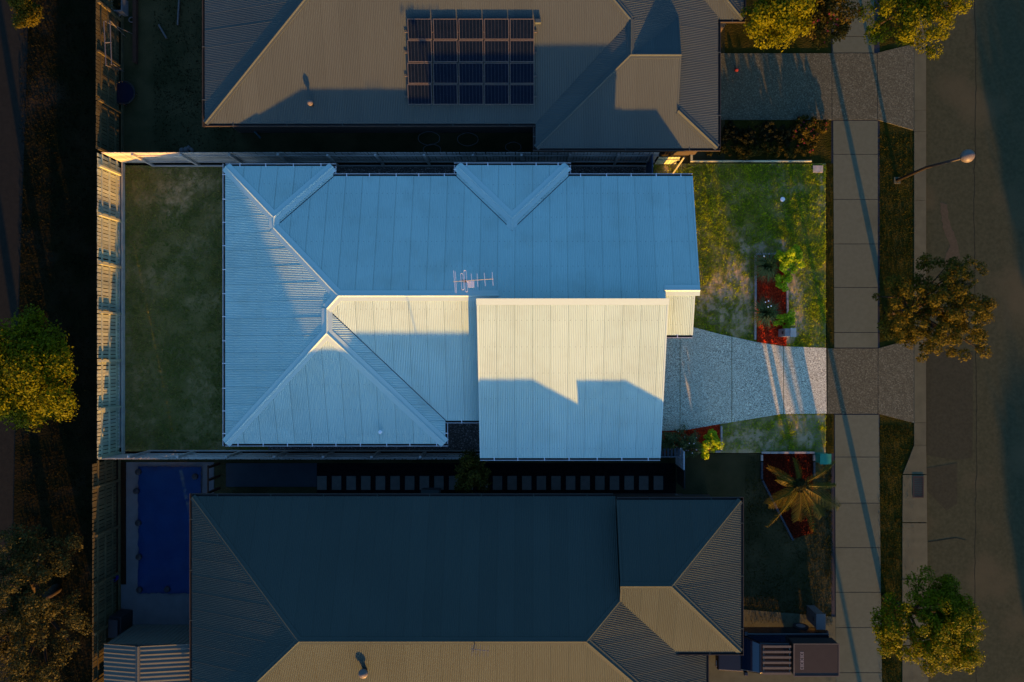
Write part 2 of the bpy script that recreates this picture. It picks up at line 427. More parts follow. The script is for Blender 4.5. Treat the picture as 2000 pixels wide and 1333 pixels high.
def bare(P, which):
    if which == 'front':
        v = np.full(len(P), -9.)
        for q in FRONT_BARE: v = np.maximum(v, poly_dist(P, q))
        th = np.clip((fbm(P, 1.0, 41) - .45) / .2, 0, 1) * np.clip((fbm(P, 8.0, 43) - .38) / .3, 0, 1) * np.where(P[:, 1] < -3.0, .85, .38)
        th = np.where(P[:, 1] < -3.0, np.clip(th + .45 * np.clip((fbm(P, 2.2, 45) - .3) / .2, 0, 1), 0, .95), th)
        return np.maximum(th, np.clip(.62 + (v + (fbm(P, 1.3, 3) - .5) * 1.5) / .35, 0, 1) * np.clip((fbm(P, 3.1, 9) - .28) / .22, .2, 1) * np.clip((fbm(P, 10.0, 39) - .22) / .35, .45, 1))
    v = np.full(len(P), -9.)
    for q in REAR_BARE: v = np.maximum(v, poly_dist(P, q))
    m1 = np.clip(.35 + (v + (fbm(P, 1.1, 5) - .5) * 2.2) / .9, 0, .95)
    m2 = np.clip((fbm(P, .8, 21) - .55) / .16, 0, .42)
    return np.maximum(m1, m2) * np.clip((fbm(P, 4.5, 33) - .28) / .4, .1, .8) * np.clip((fbm(P, 11.0, 35) - .2) / .4, .3, 1)
def lawn(name, x0, x1, y0, y1, m, which, st=.07):
    nx = int((x1 - x0) / st) + 1; ny = int((y1 - y0) / st) + 1
    X, Y = np.meshgrid(np.linspace(x0, x1, nx), np.linspace(y0, y1, ny))
    P = np.column_stack([X.ravel(), Y.ravel()])
    z = (fbm(P, 2.0, 50) - .5) * .05 + (fbm(P, 9.0, 60) - .5) * .03 - .01
    i = np.arange(nx * ny).reshape(ny, nx)
    Fq = np.stack([i[:-1, :-1], i[:-1, 1:], i[1:, 1:], i[1:, :-1]], -1).reshape(-1, 4)
    me = bpy.data.meshes.new(name); me.vertices.add(nx * ny); me.vertices.foreach_set('co', np.column_stack([P, z]).astype(np.float32).ravel())
    me.loops.add(len(Fq) * 4); me.loops.foreach_set('vertex_index', Fq.ravel().astype(np.int32))
    me.polygons.add(len(Fq)); me.polygons.foreach_set('loop_start', np.arange(0, len(Fq) * 4, 4, dtype=np.int32))
    me.polygons.foreach_set('use_smooth', np.ones(len(Fq), bool)); me.update(calc_edges=True)
    at = me.attributes.new('tint', 'FLOAT', 'POINT'); at.data.foreach_set('value', bare(P, which).astype(np.float32))
    me.materials.append(m)
    return tag(link(bpy.data.objects.new(name, me)), kind='structure')
lawn('rear_lawn', -20.04, -12.9, LY0 + .1, LY1 - .1, M_rearsoil, 'rear')
lawn('front_lawn', 5.8, 14.33, LY0 + .02, LY1, M_frontsoil, 'front')

def blob(pts_uv, n=46, j=.16):
    P = np.array(plan(pts_uv)); c = P.mean(0)
    L = np.vstack([P, P[:1]]); seg = np.linalg.norm(np.diff(L, axis=0), axis=1); cum = np.concatenate([[0], np.cumsum(seg)])
    out = []
    for t in np.linspace(0, cum[-1], n, endpoint=False):
        i = np.searchsorted(cum, t, 'right') - 1
        out.append(tuple(L[i] + (L[i + 1] - L[i]) * (t - cum[i]) / seg[i] + rng.normal(0, j, 2) * .5))
    return out
def slabs(root, name, polys, z, m, thick=.12):
    for p in polys:
        mk(name, MB().prism(p, z - thick, z), m, root)

def clip_x(poly, xa, xb):
    def half(P, x, keep_gt):
        out = []
        for i in range(len(P)):
            a, b = P[i], P[(i + 1) % len(P)]
            ia = (a[0] > x) == keep_gt; ib = (b[0] > x) == keep_gt
            if ia: out.append(a)
            if ia != ib:
                t = (x - a[0]) / (b[0] - a[0]); out.append((x, a[1] + t * (b[1] - a[1])))
        return out
    return half(half(poly, xa, True), xb, False)

drv = tag(mk('driveway', MB().prism(DRIVE, -.1, -.02), M_black), kind='structure')
jx = [W(u, 0)[0] for u in (1280, 1328, 1429, 1530, 1615)]
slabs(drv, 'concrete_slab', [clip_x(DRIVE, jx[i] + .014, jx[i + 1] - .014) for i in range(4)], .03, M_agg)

# outside: reserve strip and lane on the left, verge, footpath, kerb and road on the right
LANE = plan([(-500, -400), (58, -400), (56, 0), (50, 200), (42, 420), (36, 620), (28, 900), (20, 1333), (14, 1800), (-500, 1800)])
STRIP = plan([(58, -400), (56, 0), (50, 200), (42, 420), (36, 620), (28, 900), (20, 1333), (14, 1800), (238, 1800), (238, -400)])
sheet('lane', LANE, -.06, M_lane, .1)
sheet('reserve_strip', STRIP, -.02, M_strip, .1)
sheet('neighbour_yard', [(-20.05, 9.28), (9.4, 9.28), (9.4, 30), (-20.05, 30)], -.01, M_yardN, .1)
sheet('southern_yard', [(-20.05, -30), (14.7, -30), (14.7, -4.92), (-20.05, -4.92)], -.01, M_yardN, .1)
sheet('northern_garden', [(9.4, 9.28), (14.7, 9.28), (14.7, 30), (9.4, 30)], -.01, M_verge, .1)
sheet('boundary_verge', [(14.36, -4.9), (14.72, -4.9), (14.72, 9.26), (14.36, 9.26)], .0, M_verge, .1)
sheet('verge', [(14.7, -30), (19.0, -30), (19.0, 30), (14.7, 30)], -.008, M_verge, .1)
sheet('road', plan([(1806, -500), (2900, -500), (2900, 1900), (1812, 1900)]), -.09, M_road, .1)

M_patch = mat('newer_asphalt', (.0255, .0285, .0175), (.035, .038, .0235), 8.0, rough=.95, spec=.03, bump=.005, bscale=40, detail=9, lo=.3, hi=.7)
sheet('road_patch', plan([(1811, 688), (1903, 688), (1902, 895), (1868, 900), (1812, 890)]), -.086, M_patch, .003)
sheet('road_patch', plan([(1812, 915), (1872, 905), (1872, 985), (1850, 998), (1812, 960)]), -.086, M_patch, .003)
M_crack = mat('road_sealant', (.013, .013, .010), rough=.8, spec=.05)
crk = MB()
for pts in ([(1906, -40), (1909, 200), (1905, 420), (1908, 640), (1910, 900), (1906, 1100), (1909, 1360)], [(1815, 560), (1850, 566), (1905, 558)], [(1815, 1060), (1870, 1052), (1906, 1061)]):
    q = []
    for a, b in zip(pts, pts[1:]):
        n = max(2, int(math.hypot(b[0] - a[0], b[1] - a[1]) / 14))
        q += [(a[0] + (b[0] - a[0]) * k / n + rng.normal(0, .9), a[1] + (b[1] - a[1]) * k / n) for k in range(n)]
    q = [W(u, v) for u, v in q]
    for a, b in zip(q, q[1:]): crk.bar((a[0], a[1], -.088), (b[0], b[1], -.088), .018, .008)
tag(mk('road_crack', crk, M_crack), kind='structure')
st = [(1838, 395), (1852, 398), (1858, 440), (1872, 470), (1878, 505), (1868, 528), (1846, 520), (1850, 495), (1858, 480), (1846, 455)]
sheet('road_stain', blob(st, 60, .05), -.0855, mat('pale_silt', (.058, .052, .034), (.046, .044, .028), 9, rough=1, spec=.02, detail=8), .003)
fp = tag(mk('footpath', MB().box(14.6, 16.95, -30, 30, -.06, -.004), M_black), kind='structure')
def fp_slab(v0, v1):
    g = .6
    ul = lambda v: 1627 + (v - 236) * .0055
    ur = lambda v: 1714 + max(0, (v - 650)) * .012
    if v1 <= 110: ul = lambda v: 1626; ur = lambda v: 1707
    return plan([(ul(v0), v0 + g), (ur(v0), v0 + g), (ur(v1), v1 - g), (ul(v1), v1 - g)])
vj = [[-180, -60, 72, 104], [236, 302, 390, 477, 562, 650, 680], [810, 893, 983, 1070, 1157, 1226, 1314, 1420, 1520]]
slabs(fp, 'footpath_slab', [fp_slab(a[i], a[i + 1]) for a in vj for i in range(len(a) - 1)], .02, M_conc)
co = tag(mk('crossover', MB().prism(plan([(1615, 681), (1784, 681), (1784, 807), (1615, 807)]), -.06, .0), M_black), kind='structure')
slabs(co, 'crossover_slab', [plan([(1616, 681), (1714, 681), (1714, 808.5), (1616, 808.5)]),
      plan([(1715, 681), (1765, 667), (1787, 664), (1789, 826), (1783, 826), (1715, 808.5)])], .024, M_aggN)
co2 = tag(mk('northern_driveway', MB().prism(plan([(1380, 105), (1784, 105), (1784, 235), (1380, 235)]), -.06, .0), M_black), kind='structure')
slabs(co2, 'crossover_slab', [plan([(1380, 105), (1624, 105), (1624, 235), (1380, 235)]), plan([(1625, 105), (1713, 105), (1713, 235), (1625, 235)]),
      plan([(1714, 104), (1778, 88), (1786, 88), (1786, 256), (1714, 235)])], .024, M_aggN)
kb = tag(mk('kerb', MB().box(18.6, 19.2, -30, 30, -.2, -.07), M_black), kind='structure')
kmb = [plan([(1785, a), (1808, a), (1808, b), (1785, b)]) for a, b in ((-200, 87.6), (88.2, 215.6), (216.2, 257.6), (258.2, 391.6), (392.2, 525.6), (526.2, 665.6), (666.2, 825.6), (826.2, 869.4))]
for p in kmb: mk('kerb_block', MB().prism(p, -.12, .035), M_kerb, kb)
for p in (plan([(1785, 870), (1808, 870), (1809, 926), (1763, 926)]), plan([(1763, 928), (1809, 928), (1810, 1020), (1762, 1020)]),
          plan([(1762, 1022), (1810, 1022), (1811, 1130), (1762, 1130)]), plan([(1762, 1132), (1811, 1132), (1812, 1260), (1762, 1260)]), plan([(1762, 1262), (1812, 1262), (1814, 1500), (1762, 1500)])):
    mk('kerb_block', MB().prism(p, -.12, .035), M_kerb, kb)
x0, y1, _ = W(1782, 930); x1, y0, _ = W(1803, 972)
dg = thing('drain_grate', 'dark iron drain grate set in the kerb beside the road', 'drain', ((x0 + x1) / 2, (y0 + y1) / 2, .035))
m = MB(); m.box(x0, x1, y0, y0 + .05, .02, .06).box(x0, x1, y1 - .05, y1, .02, .06).box(x0, x0 + .05, y0 + .052, y1 - .052, .02, .06).box(x1 - .05, x1, y0 + .052, y1 - .052, .02, .06)
mk('frame', m, M_drain, dg)
for i in range(9):
    yy = y0 + .09 + i * (y1 - y0 - .18) / 8
    mk('bar', MB().box(x0 + .052, x1 - .052, yy - .02, yy + .02, .02, .055), M_drain, dg)
# tree shadows on the far side of the road come from real trees there; see street trees below

# ------------------------------------------------------------------ roofs
K = .2586
PER = .0762
def interval(poly, s, ax):
    ts = []
    n = len(poly)
    for i in range(n):
        a, b = poly[i], poly[(i + 1) % n]
        sa, sb = a[ax], b[ax]
        if (sa - s) * (sb - s) < 0 or (sa == s) != (sb == s):
            if sa == sb: continue
            t = (s - sa) / (sb - sa)
            if -1e-9 <= t <= 1 + 1e-9:
                ts.append(a[1 - ax] + t * (b[1 - ax] - a[1 - ax]))
    if len(ts) < 2: return None
    return min(ts), max(ts)

def sheets(pl, poly, across, parent, m, width=.762, amp=.0105, lift=.0, per=PER, name='roof_sheet', lap=.006, gap=.0038):
    """corrugated sheets of one roof plane; pl = (a, b, c): z = a x + b y + c"""
    ax = 0 if across == 'x' else 1
    s_all = [p[ax] for p in poly]; smin, smax = min(s_all), max(s_all)
    # height is single-valued only if polygon is handled by min/max per column
    k = math.floor(smin / width)
    out = []
    while k * width < smax - 1e-6:
        s0 = max(smin + 1e-4, k * width + gap); s1 = min(smax - 1e-4, (k + 1) * width - gap)
        k += 1
        if s1 - s0 < .02: continue
        n = max(2, int(round((s1 - s0) / (per / 6))) + 1)
        jit = rng.normal(0, .0012)
        v = []; f = []; last = None
        for s in np.linspace(s0, s1, n):
            iv = interval(poly, s, ax)
            if iv is None or iv[1] - iv[0] < .01: last = None; continue
            dz = amp * math.cos(2 * math.pi * s / per) + lift + jit + lap * (s - s0) / width
            for t in iv:
                x, y = (s, t) if ax == 0 else (t, s)
                v.append((x, y, pl[0] * x + pl[1] * y + pl[2] + dz))
            i = len(v) - 2
            if last is not None:
                q = (last, i, i + 1, last + 1)
                f.append(q if ax == 0 else q[::-1])
            last = i
        if f:
            mb = MB(); mb.add(v, f)
            out.append(mk(name, mb, m, parent, smooth=True))
    return out

def zf(pl): return lambda x, y: pl[0] * x + pl[1] * y + pl[2]
def off(pl, d): return (pl[0], pl[1], pl[2] + d)

def cap(p, q, plA, plB, parent, m, w=.235, lift=.018, name='ridge_cap', roll=.035):
    """folded flashing along p-q; plA lies to the left of the line, plB to the right"""
    d = Vector((q[0] - p[0], q[1] - p[1])); L = d.length; d /= L; n = Vector((-d.y, d.x))
    prof = [(w, -.008), (w, .006), (.05, 0), (.035, roll * .7), (0, roll), (-.035, roll * .7), (-.05, 0), (-w, .006), (-w, -.008)]
    v = []; f = []
    for e in (p, q):
        for s, h in prof:
            x = e[0] + n.x * s; y = e[1] + n.y * s
            pl = plA if s >= 0 else plB
            z = pl[0] * x + pl[1] * y + pl[2]
            if abs(s) < 1e-6: z = max(zf(plA)(x, y), zf(plB)(x, y))
            v.append((x, y, z + lift + h))
    k = len(prof)
    for i in range(k - 1): f.append((i, i + 1, k + i + 1, k + i))
    mb = MB(); mb.add(v, f)
    return mk(name, mb, m, parent)

def valley(p, q, parent, m, plA, plB, w=.12):
    d = Vector((q[0] - p[0], q[1] - p[1])).normalized(); n = Vector((-d.y, d.x))
    v = []
    for e in (p, q):
        for s in (w, 0, -w):
            x = e[0] + n.x * s; y = e[1] + n.y * s
            pl = plA if s >= 0 else plB
            v.append((x, y, zf(pl)(x, y) - .02 + (0.0 if s else -.015)))
    mb = MB(); mb.add(v, [(0, 1, 4, 3), (1, 2, 5, 4)])
    return mk('valley_tray', mb, m, parent)

def gutter(p, q, z, outward, parent, m, ms, step=1.05, width=.115, brackets=True, shade_mat=None):
    """quad gutter from p to q (plan) hung outside the eave, with straps"""
    d = Vector((q[0] - p[0], q[1] - p[1])); L = d.length; d /= L
    o = Vector(outward)
    prof = [(-.03, -.015), (-.03, -.10), (width, -.10), (width, .012), (width - .022, .012), (width - .022, -.008), (width - .012, -.008), (width - .012, -.085), (-.02, -.085), (-.02, -.015)]
    v = []
    for e in (p, q):
        for s, h in prof: v.append((e[0] + o.x * s, e[1] + o.y * s, z + h))
    k = len(prof); f = [(i, (i + 1) % k, k + (i + 1) % k, k + i) for i in range(k)]
    f += [tuple(range(k - 1, -1, -1)), tuple(range(k, 2 * k))]
    mb = MB(); mb.add(v, f)
    g = mk('gutter', mb, m, parent)
    if shade_mat is not None:  # dark strip added as painted shade inside the gutter
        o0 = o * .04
        mk('shade_strip', MB().bar((p[0] + o0.x, p[1] + o0.y, z - .06), (q[0] + o0.x, q[1] + o0.y, z - .06), .078, .03), shade_mat, g)
    if brackets:
        n = max(1, int(L / step))
        for i in range(n):
            t = (i + .5) / n * L + rng.uniform(-.06, .06)
            a = Vector((p[0] + d.x * t, p[1] + d.y * t))
            e0 = a + o * -.04; e1 = a + o * (width + .003)
            mk('gutter_bracket', MB().bar((e0.x, e0.y, z + .014), (e1.x, e1.y, z + .018), .034, .006), ms, g)
    return g

def deck(planes, parent, m, gap=.035, thick=.14):
    mb = MB()
    for pl, poly in planes:
        mb.prism(poly, zf(off(pl, -gap - thick)), zf(off(pl, -gap)))
    return mk('roof', mb, m, parent)

# ------------------------------------------------------------------ the house on the lot
house = thing('house', 'pale corrugated steel roofed single storey house on the undimmed central lot', 'house', (-3.0, 2.0, 0))
E = 2.6
P_W = (K, 0, E + K * 13.82)
P_NN = (0, -K, E + K * 8.41)
P_NE = (-K, 0, E - K * 8.96)
P_N = (0, -K, E + K * 7.96)
P_DN = (0, -K, E + K * 8.45)
P_DW = (K, 0, E + K * 3.41)
P_DE = (-K, 0, E + K * 1.61)
P_S = (0, K, E + K * 3.04)
P_SS = (0, K, E + K * 4.08)
P_SE = (-K, 0, E - K * 3.92)
P_G = (0, K, 4.73 - K * 2.25)
P_P = (0, K, 3.96 - K * 2.7)
GX0, GX1, GY0, GY1 = -2.325, 5.68, -4.67, 2.25
planes = [
    (P_W, [(-13.82, 8.41), (-11.39, 5.98), (-11.39, 5.53), (-8.32, 2.46), (-8.865, 1.905), (-8.865, .865), (-13.82, -4.08)], 'y'),
    (P_NN, [(-13.82, 8.41), (-8.96, 8.41), (-11.39, 5.98)], 'x'),
    (P_NE, [(-8.96, 8.41), (-11.39, 5.98), (-11.39, 5.53), (-8.96, 7.96)], 'y'),
    (P_N, [(-11.33, 5.47), (-8.32, 2.46), (-1.6, 2.46), (-1.6, 2.2), (5.72, 2.2), (5.72, 2.7), (7.19, 2.7), (7.19, 7.96), (1.66, 7.96), (-.9, 5.40), (-3.46, 7.96), (-8.90, 7.96), (-11.33, 5.53)], 'x'),
    (P_DN, [(-3.41, 8.45), (1.61, 8.45), (-.9, 5.94)], 'x'),
    (P_DW, [(-3.41, 8.45), (-.9, 5.94), (-.9, 5.45), (-3.41, 7.96)], 'y'),
    (P_DE, [(1.61, 8.45), (-.9, 5.94), (-.9, 5.45), (1.61, 7.96)], 'y'),
    (P_S, [(-3.86, -3.04), (-8.80, 1.90), (-8.78, 1.99), (-8.32, 2.46), (-1.6, 2.46), (-1.6, -3.04)], 'x'),
    (P_SS, [(-13.82, -4.08), (-3.92, -4.08), (-8.865, .865)], 'x'),
    (P_SE, [(-3.92, -4.08), (-3.92, -3.04), (-8.865, 1.905), (-8.865, .865)], 'y'),
    (P_G, [(GX0, GY0), (GX1, GY0), (GX1, GY1), (GX0, GY1)], 'x'),
    (P_P, [(5.5, .78), (6.99, .78), (6.99, 2.7), (5.5, 2.7)], 'x'),
]
roof = deck([(p, q) for p, q, a in planes], house, M_deck)
for p, q, a in planes:
    sheets(p, q, a, roof, M_roof, lift=.0)
C_ = lambda a, b, pa, pb, **k: cap(a, b, pa, pb, roof, M_cap, **k)
# hips and ridges (left plane, right plane of the direction of travel)
C_((-13.80, 8.39), (-11.39, 5.98), P_NN, P_W, name='hip_cap')
C_((-8.98, 8.39), (-11.39, 5.98), P_NE, P_NN, name='hip_cap')
C_((-11.39, 6.0), (-11.39, 5.50), P_NE, P_W)
C_((-11.39, 5.53), (-8.32, 2.46), P_N, P_W, name='hip_cap')
C_((-8.32, 2.46), (-1.45, 2.46), P_N, P_S)
C_((-8.32, 2.46), (-8.865, 1.905), P_S, P_W, name='hip_cap')
C_((-8.865, 1.93), (-8.865, .84), P_SE, P_W)
C_((-13.80, -4.06), (-8.865, .865), P_W, P_SS, name='hip_cap')
C_((-3.94, -4.06), (-8.865, .865), P_SS, P_SE, name='hip_cap')
C_((-3.39, 8.43), (-.9, 5.94), P_DN, P_DW, name='hip_cap')
C_((1.59, 8.43), (-.9, 5.94), P_DE, P_DN, name='hip_cap')
C_((-.9, 5.96), (-.9, 5.40), P_DE, P_DW)
C_((5.66, 2.7), (7.2, 2.7), P_N, P_P)
valley((-8.96, 7.96), (-11.39, 5.53), roof, M_vall, P_NE, P_N)
valley((-3.41, 7.96), (-.9, 5.45), roof, M_vall, P_N, P_DW)
valley((1.61, 7.96), (-.9, 5.45), roof, M_vall, P_DE, P_N)
valley((-3.92, -3.04), (-8.865, 1.905), roof, M_vall, P_SE, P_S)
# top flashing of the raised garage roof and barge flashings down its sides and the gable verge
m = MB()
zt = zf(P_G)
m.add([(GX0 - .03, GY1 - .24, zt(0, GY1 - .24) + .022), (GX1 + .05, GY1 - .24, zt(0, GY1 - .24) + .022), (GX1 + .05, GY1 + .03, zt(0, GY1) + .03), (GX0 - .03, GY1 + .03, zt(0, GY1) + .03),
       (GX0 - .03, GY1 + .03, zt(0, GY1) - .18), (GX1 + .05, GY1 + .03, zt(0, GY1) - .18)], [(0, 1, 2, 3), (3, 2, 5, 4)])
mk('top_flashing', m, M_cap, roof)
def barge(p, q, pl, parent, out, m_=M_cap, w=.05, drop=.18):
    d = Vector((q[0] - p[0], q[1] - p[1])); n = Vector(out)
    v = []
    for e in (p, q):
        z = zf(pl)(e[0], e[1])
        for s, h in ((-w, .017), (.012, .022), (.012, -drop), (-w, -drop)):
            v.append((e[0] + n.x * s, e[1] + n.y * s, z + h))
    mb = MB(); mb.add(v, [(0, 1, 5, 4), (1, 2, 6, 5), (2, 3, 7, 6), (3, 0, 4, 7), (3, 2, 1, 0), (4, 5, 6, 7)])
    return mk('barge_flashing', mb, m_, parent)
barge((GX0, GY0), (GX0, GY1 - .25), P_G, roof, (-1, 0))
barge((GX1, GY0), (GX1, GY1 - .25), P_G, roof, (1, 0))
barge((7.19, 2.72), (7.19, 7.96), P_N, roof, (1, 0))
barge((6.99, .78), (6.99, 2.55), P_P, roof, (1, 0))
G_ = lambda a, b, z, o: gutter(a, b, z, o, house, M_gut, M_gutin, shade_mat=M_gutshade)
G_((-13.82, -4.19), (-13.82, 8.52), E, (-1, 0))
G_((-13.82, 8.41), (-8.84, 8.41), E, (0, 1)); G_((-8.96, 8.41), (-8.96, 8.07), E, (1, 0))
G_((-8.96, 7.96), (-3.41, 7.96), E, (0, 1)); G_((-3.41, 8.07), (-3.41, 8.45), E, (-1, 0))
G_((-3.53, 8.45), (1.73, 8.45), E, (0, 1)); G_((1.61, 8.45), (1.61, 8.07), E, (1, 0))
G_((1.61, 7.96), (7.2, 7.96), E, (0, 1))
G_((-13.82, -4.08), (-3.80, -4.08), E, (0, -1)); G_((-3.92, -4.08), (-3.92, -3.15), E, (1, 0))
G_((-3.92, -3.04), (-2.4, -3.04), E, (0, -1))
G_((GX0, GY0), (GX1, GY0), zt(0, GY0), (0, -1)); G_((5.72, .78), (7.0, .78), zf(P_P)(0, .78), (0, -1))
def screws(pl, poly, ax, row, skip=.3):
    V = []
    t_all = [p[1 - ax] for p in poly]
    t = min(t_all) + .45
    while t < max(t_all) - .25:
        s = math.ceil(min(p[ax] for p in poly) / PER) * PER
        while s < max(p[ax] for p in poly):
            iv = interval(poly, s, ax)
            if iv and iv[0] + skip < t < iv[1] - skip:
                x, y = (s, t) if ax == 0 else (t, s)
                z = zf(pl)(x, y) + .0165; q = .011
                V.append([(x - q, y - q, z), (x + q, y - q, z), (x + q, y + q, z), (x - q, y + q, z)])
            s += PER * 3
        t += row
    return V
SV = []
for p, q, a in planes: SV += screws(p, q, 0 if a == 'x' else 1, 1.12)
tag(tris('roof_screws', np.array(SV), M_deck, roof, n=4), kind='stuff')
# walls below
m = MB(); m.box(-13.35, -9.4, -3.6, 7.95, 0, 2.4).box(-9.4, -4.4, -3.6, 7.5, 0, 2.4).box(-4.4, 5.2, -2.5, 7.5, 0, 2.4).box(-2.95, 1.15, 7.5, 7.98, 0, 2.4)
mk('wall', m, M_render, house)
m = MB(); m.profx([(-4.25, 0), (2.12, 0), (2.12, zt(0, 2.12) - .2), (-4.25, zt(0, -4.25) - .2)], -1.95, 5.28)
mk('wall', m, M_render, house)
m = MB(); m.profx([(7.5, 0), (7.5, 2.42), (2.75, 3.70), (2.75, 0)], 5.3, 6.75)
mk('wall', m, M_render, house)
m = MB()
for i in range(8): m.box(5.285, 5.32, -3.6 + .001, 1.2, .02 + i * .27, .02 + i * .27 + .26)
mk('garage_door', m, M_gut, house)
mk('front_door', MB().box(5.6, 6.5, 2.70, 2.745, 0, 2.1), M_bluegate, house)
for yy in (4.0, 6.0):
    wn = mk('window', MB().box(6.755, 6.79, yy - .6, yy + .6, .9, 2.1), M_white, house)
    mk('pane', MB().box(6.792, 6.80, yy - .54, yy + .54, .96, 2.04), M_cgl, wn)
mk('porch_post', MB().box(6.78, 6.92, .86, 1.0, 0, 3.25), M_render, house)
mk('porch_beam', MB().box(5.4, 6.92, .86, 1.0, 3.255, 3.40), M_render, house)
# plumbing vent on the southern plane
x, y, _ = W(745, 843, 2.75); zb = zf(P_SS)(x, y)
vp = mk('vent_pipe', MB().tube([(x, y, zb - .05), (x, y, zb + .26)], .045, 12), M_white, house)
mk('vent_collar', MB().box(x - .11, x + .11, y - .11, y + .11, zb + .005, zb + .03), M_cap, vp)
mk('vent_cap', MB().lathe([(.03, .262), (.085, .27), (.075, .31), (.02, .335)], (x, y, zb), 14), M_white, vp)

# ------------------------------------------------------------------ TV antenna on the ridge
bx, by, _ = W(911, 549, 5.2)
ant = thing('tv_antenna', 'aluminium television antenna with comb of rods on the shaded roof by the ridge', 'antenna', (bx, by, zf(P_N)(bx, by)))
za = 5.2
mk('mast', MB().tube([(bx, by + .02, zf(P_N)(bx, by) - .03), (bx, by, za + .04)], .019, 8), M_alu, ant)
mk('bracket', MB().box(bx - .12, bx + .12, by - .05, by + .12, zf(P_N)(bx, by) + .0, zf(P_N)(bx, by) + .05), M_gutin, ant)
A_ = lambda px, py: W(870 + px * .06, 510 + py * .06, za)
p, q = A_(250, 672), A_(1560, 583)
mk('boom', MB().tube([p, q], .011, 6), M_brass, ant)
for (x0_, y0_, x1_, y1_, r_) in ((262, 305, 322, 1040, .015), (320, 340, 360, 1055, .012), (836, 415, 872, 875, .016), (1026, 410, 1057, 845, .013), (1262, 390, 1298, 820, .015), (1517, 370, 1552, 800, .015)):
    mk('element', MB().tube([A_(x0_, y0_), A_(x1_, y1_)], r_, 6), M_alu, ant)
def loop(cx0, cy0, cx1, cy1, w):
    a = Vector(A_(cx0, cy0)); b = Vector(A_(cx1, cy1)); d = (b - a).normalized(); n = Vector((-d.y, d.x, 0)); pts = []
    for k in range(9):
        an = math.pi * k / 8; pts.append(a + n * w * math.cos(an) - d * w * math.sin(an))
    for k in range(9):
        an = math.pi * k / 8; pts.append(b - n * w * math.cos(an) + d * w * math.sin(an))
    pts.append(pts[0])
    return MB().tube(pts, .012, 6, caps=False)
mk('dipole', loop(530, 440, 568, 900, .048), M_alu, ant)
mk('dipole', loop(635, 345, 684, 970, .048), M_alu, ant)
xx, yy, _ = A_(625, 650)
mk('junction_box', MB().box(xx - .09, xx + .09, yy - .055, yy + .055, za - .10, za - .02), M_black, ant)
xx, yy, _ = A_(812, 735)
mk('amplifier_box', MB().box(xx - .13, xx + .13, yy - .13, yy + .13, za - .36, za - .30), M_alu, ant)

# ------------------------------------------------------------------ fences
def fence(label, p, q, inward, h=1.8, bay=2.25, pw=.138, gap=.034, m=M_timber, mp=None, mpl=None, plinth=.2, rails=(.45, 1.0, 1.55), group=None, first=.0, jag=.0, rail_d=.05):
    """paling fence from p to q; posts, rails and plinth on the inward side, palings behind"""
    mp = mp or m; mpl = mpl or m
    P = Vector((*p, 0)); Q = Vector((*q, 0)); d = Q - P; L = d.length; d /= L; n = Vector((*inward, 0))
    t = thing('fence', label, 'fence', tuple(P), group)
    rz = math.atan2(d.y, d.x)
    yaw = Matrix.Rotation(rz, 3, 'Z')
    side = 1 if (yaw @ Vector((0, 1, 0))).dot(n) > 0 else -1
    def part(name, mb_local, mm, at, src=None, rot=(0, 0, 0), sca=(1, 1, 1)):
        if src is None:
            me = bpy.data.meshes.new(name); me.from_pydata(mb_local.v, [], mb_local.f); me.materials.append(mm)
            o = bpy.data.objects.new(name, me)
        else:
            o = bpy.data.objects.new(name, src.data)
        link(o, t, tuple(at)); o.rotation_euler = (rot[0], rot[1], rz + rot[2]); o.scale = sca
        return o
    src = None
    s = gap
    while s + pw < L:
        hh = h + rng.normal(0, .008)
        at = P + d * (s + pw / 2)
        mb = None
        if src is None: mb = MB().box(-pw / 2, pw / 2, -.008, .008, plinth * .9, h)
        o = part('paling', mb, m, at + n * rng.uniform(-.003, .003), src, (0, rng.normal(0, .006), rng.normal(0, .012)), (1, 1, hh / h))
        src = src or o
        s += pw + gap
    k = 0; s = first; srcp = srcr = srcpl = None
    while s < L - .3:
        e = min(L, s + bay)
        at = P + d * (s + .05) + n * .095
        o = part('post', MB().box(-.05, .05, -.05, .05, 0, h * .985), mp, at, srcp, (rng.normal(0, .006), rng.normal(0, .006), 0)); srcp = srcp or o
        for rh in rails:
            ln = (e - s)
            o = part('rail', MB().box(0, bay, -rail_d / 2, rail_d / 2, -.04, .04), mp, P + d * s + n * .034 + Vector((0, 0, rh)), srcr, (0, 0, 0), (ln / bay, 1, 1)); srcr = srcr or o
        if plinth:
            o = part('plinth_board', MB().box(.004, bay - .004, -.025, .025, .0, plinth), mpl, P + d * s + n * .16 * 0.9, srcpl, (0, 0, 0), ((e - s) / bay, 1, 1)); srcpl = srcpl or o
        s += bay
    return t

fence('sunlit pale timber paling fence along the rear lawn, posts and rails facing in', (LX0, LY0), (LX0, LY1), (1, 0), h=1.85, mpl=M_sleeper, plinth=.22)
fence('timber paling fence north of the house, golden at its western corner', (LX0 + .1, LY1), (5.9, LY1), (0, -1), h=1.8, pw=.13, gap=.022, plinth=.15, m=M_timberG, rails=(.4, 1.4), first=1.4)
fence('grey timber paling fence beside the southern eave, in full shade', (LX0 + .1, LY0), (-2.3, LY0), (0, 1), h=1.75, pw=.14, plinth=.15, m=M_timberG, rails=(.35, .95, 1.5), first=1.2)
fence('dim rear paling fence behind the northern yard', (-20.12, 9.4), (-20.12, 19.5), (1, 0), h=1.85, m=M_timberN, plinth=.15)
fence('dim rear paling fence behind the pool garden', (-20.25, -17.5), (-20.25, -5.0), (1, 0), h=1.9, m=M_timberN, plinth=.15)
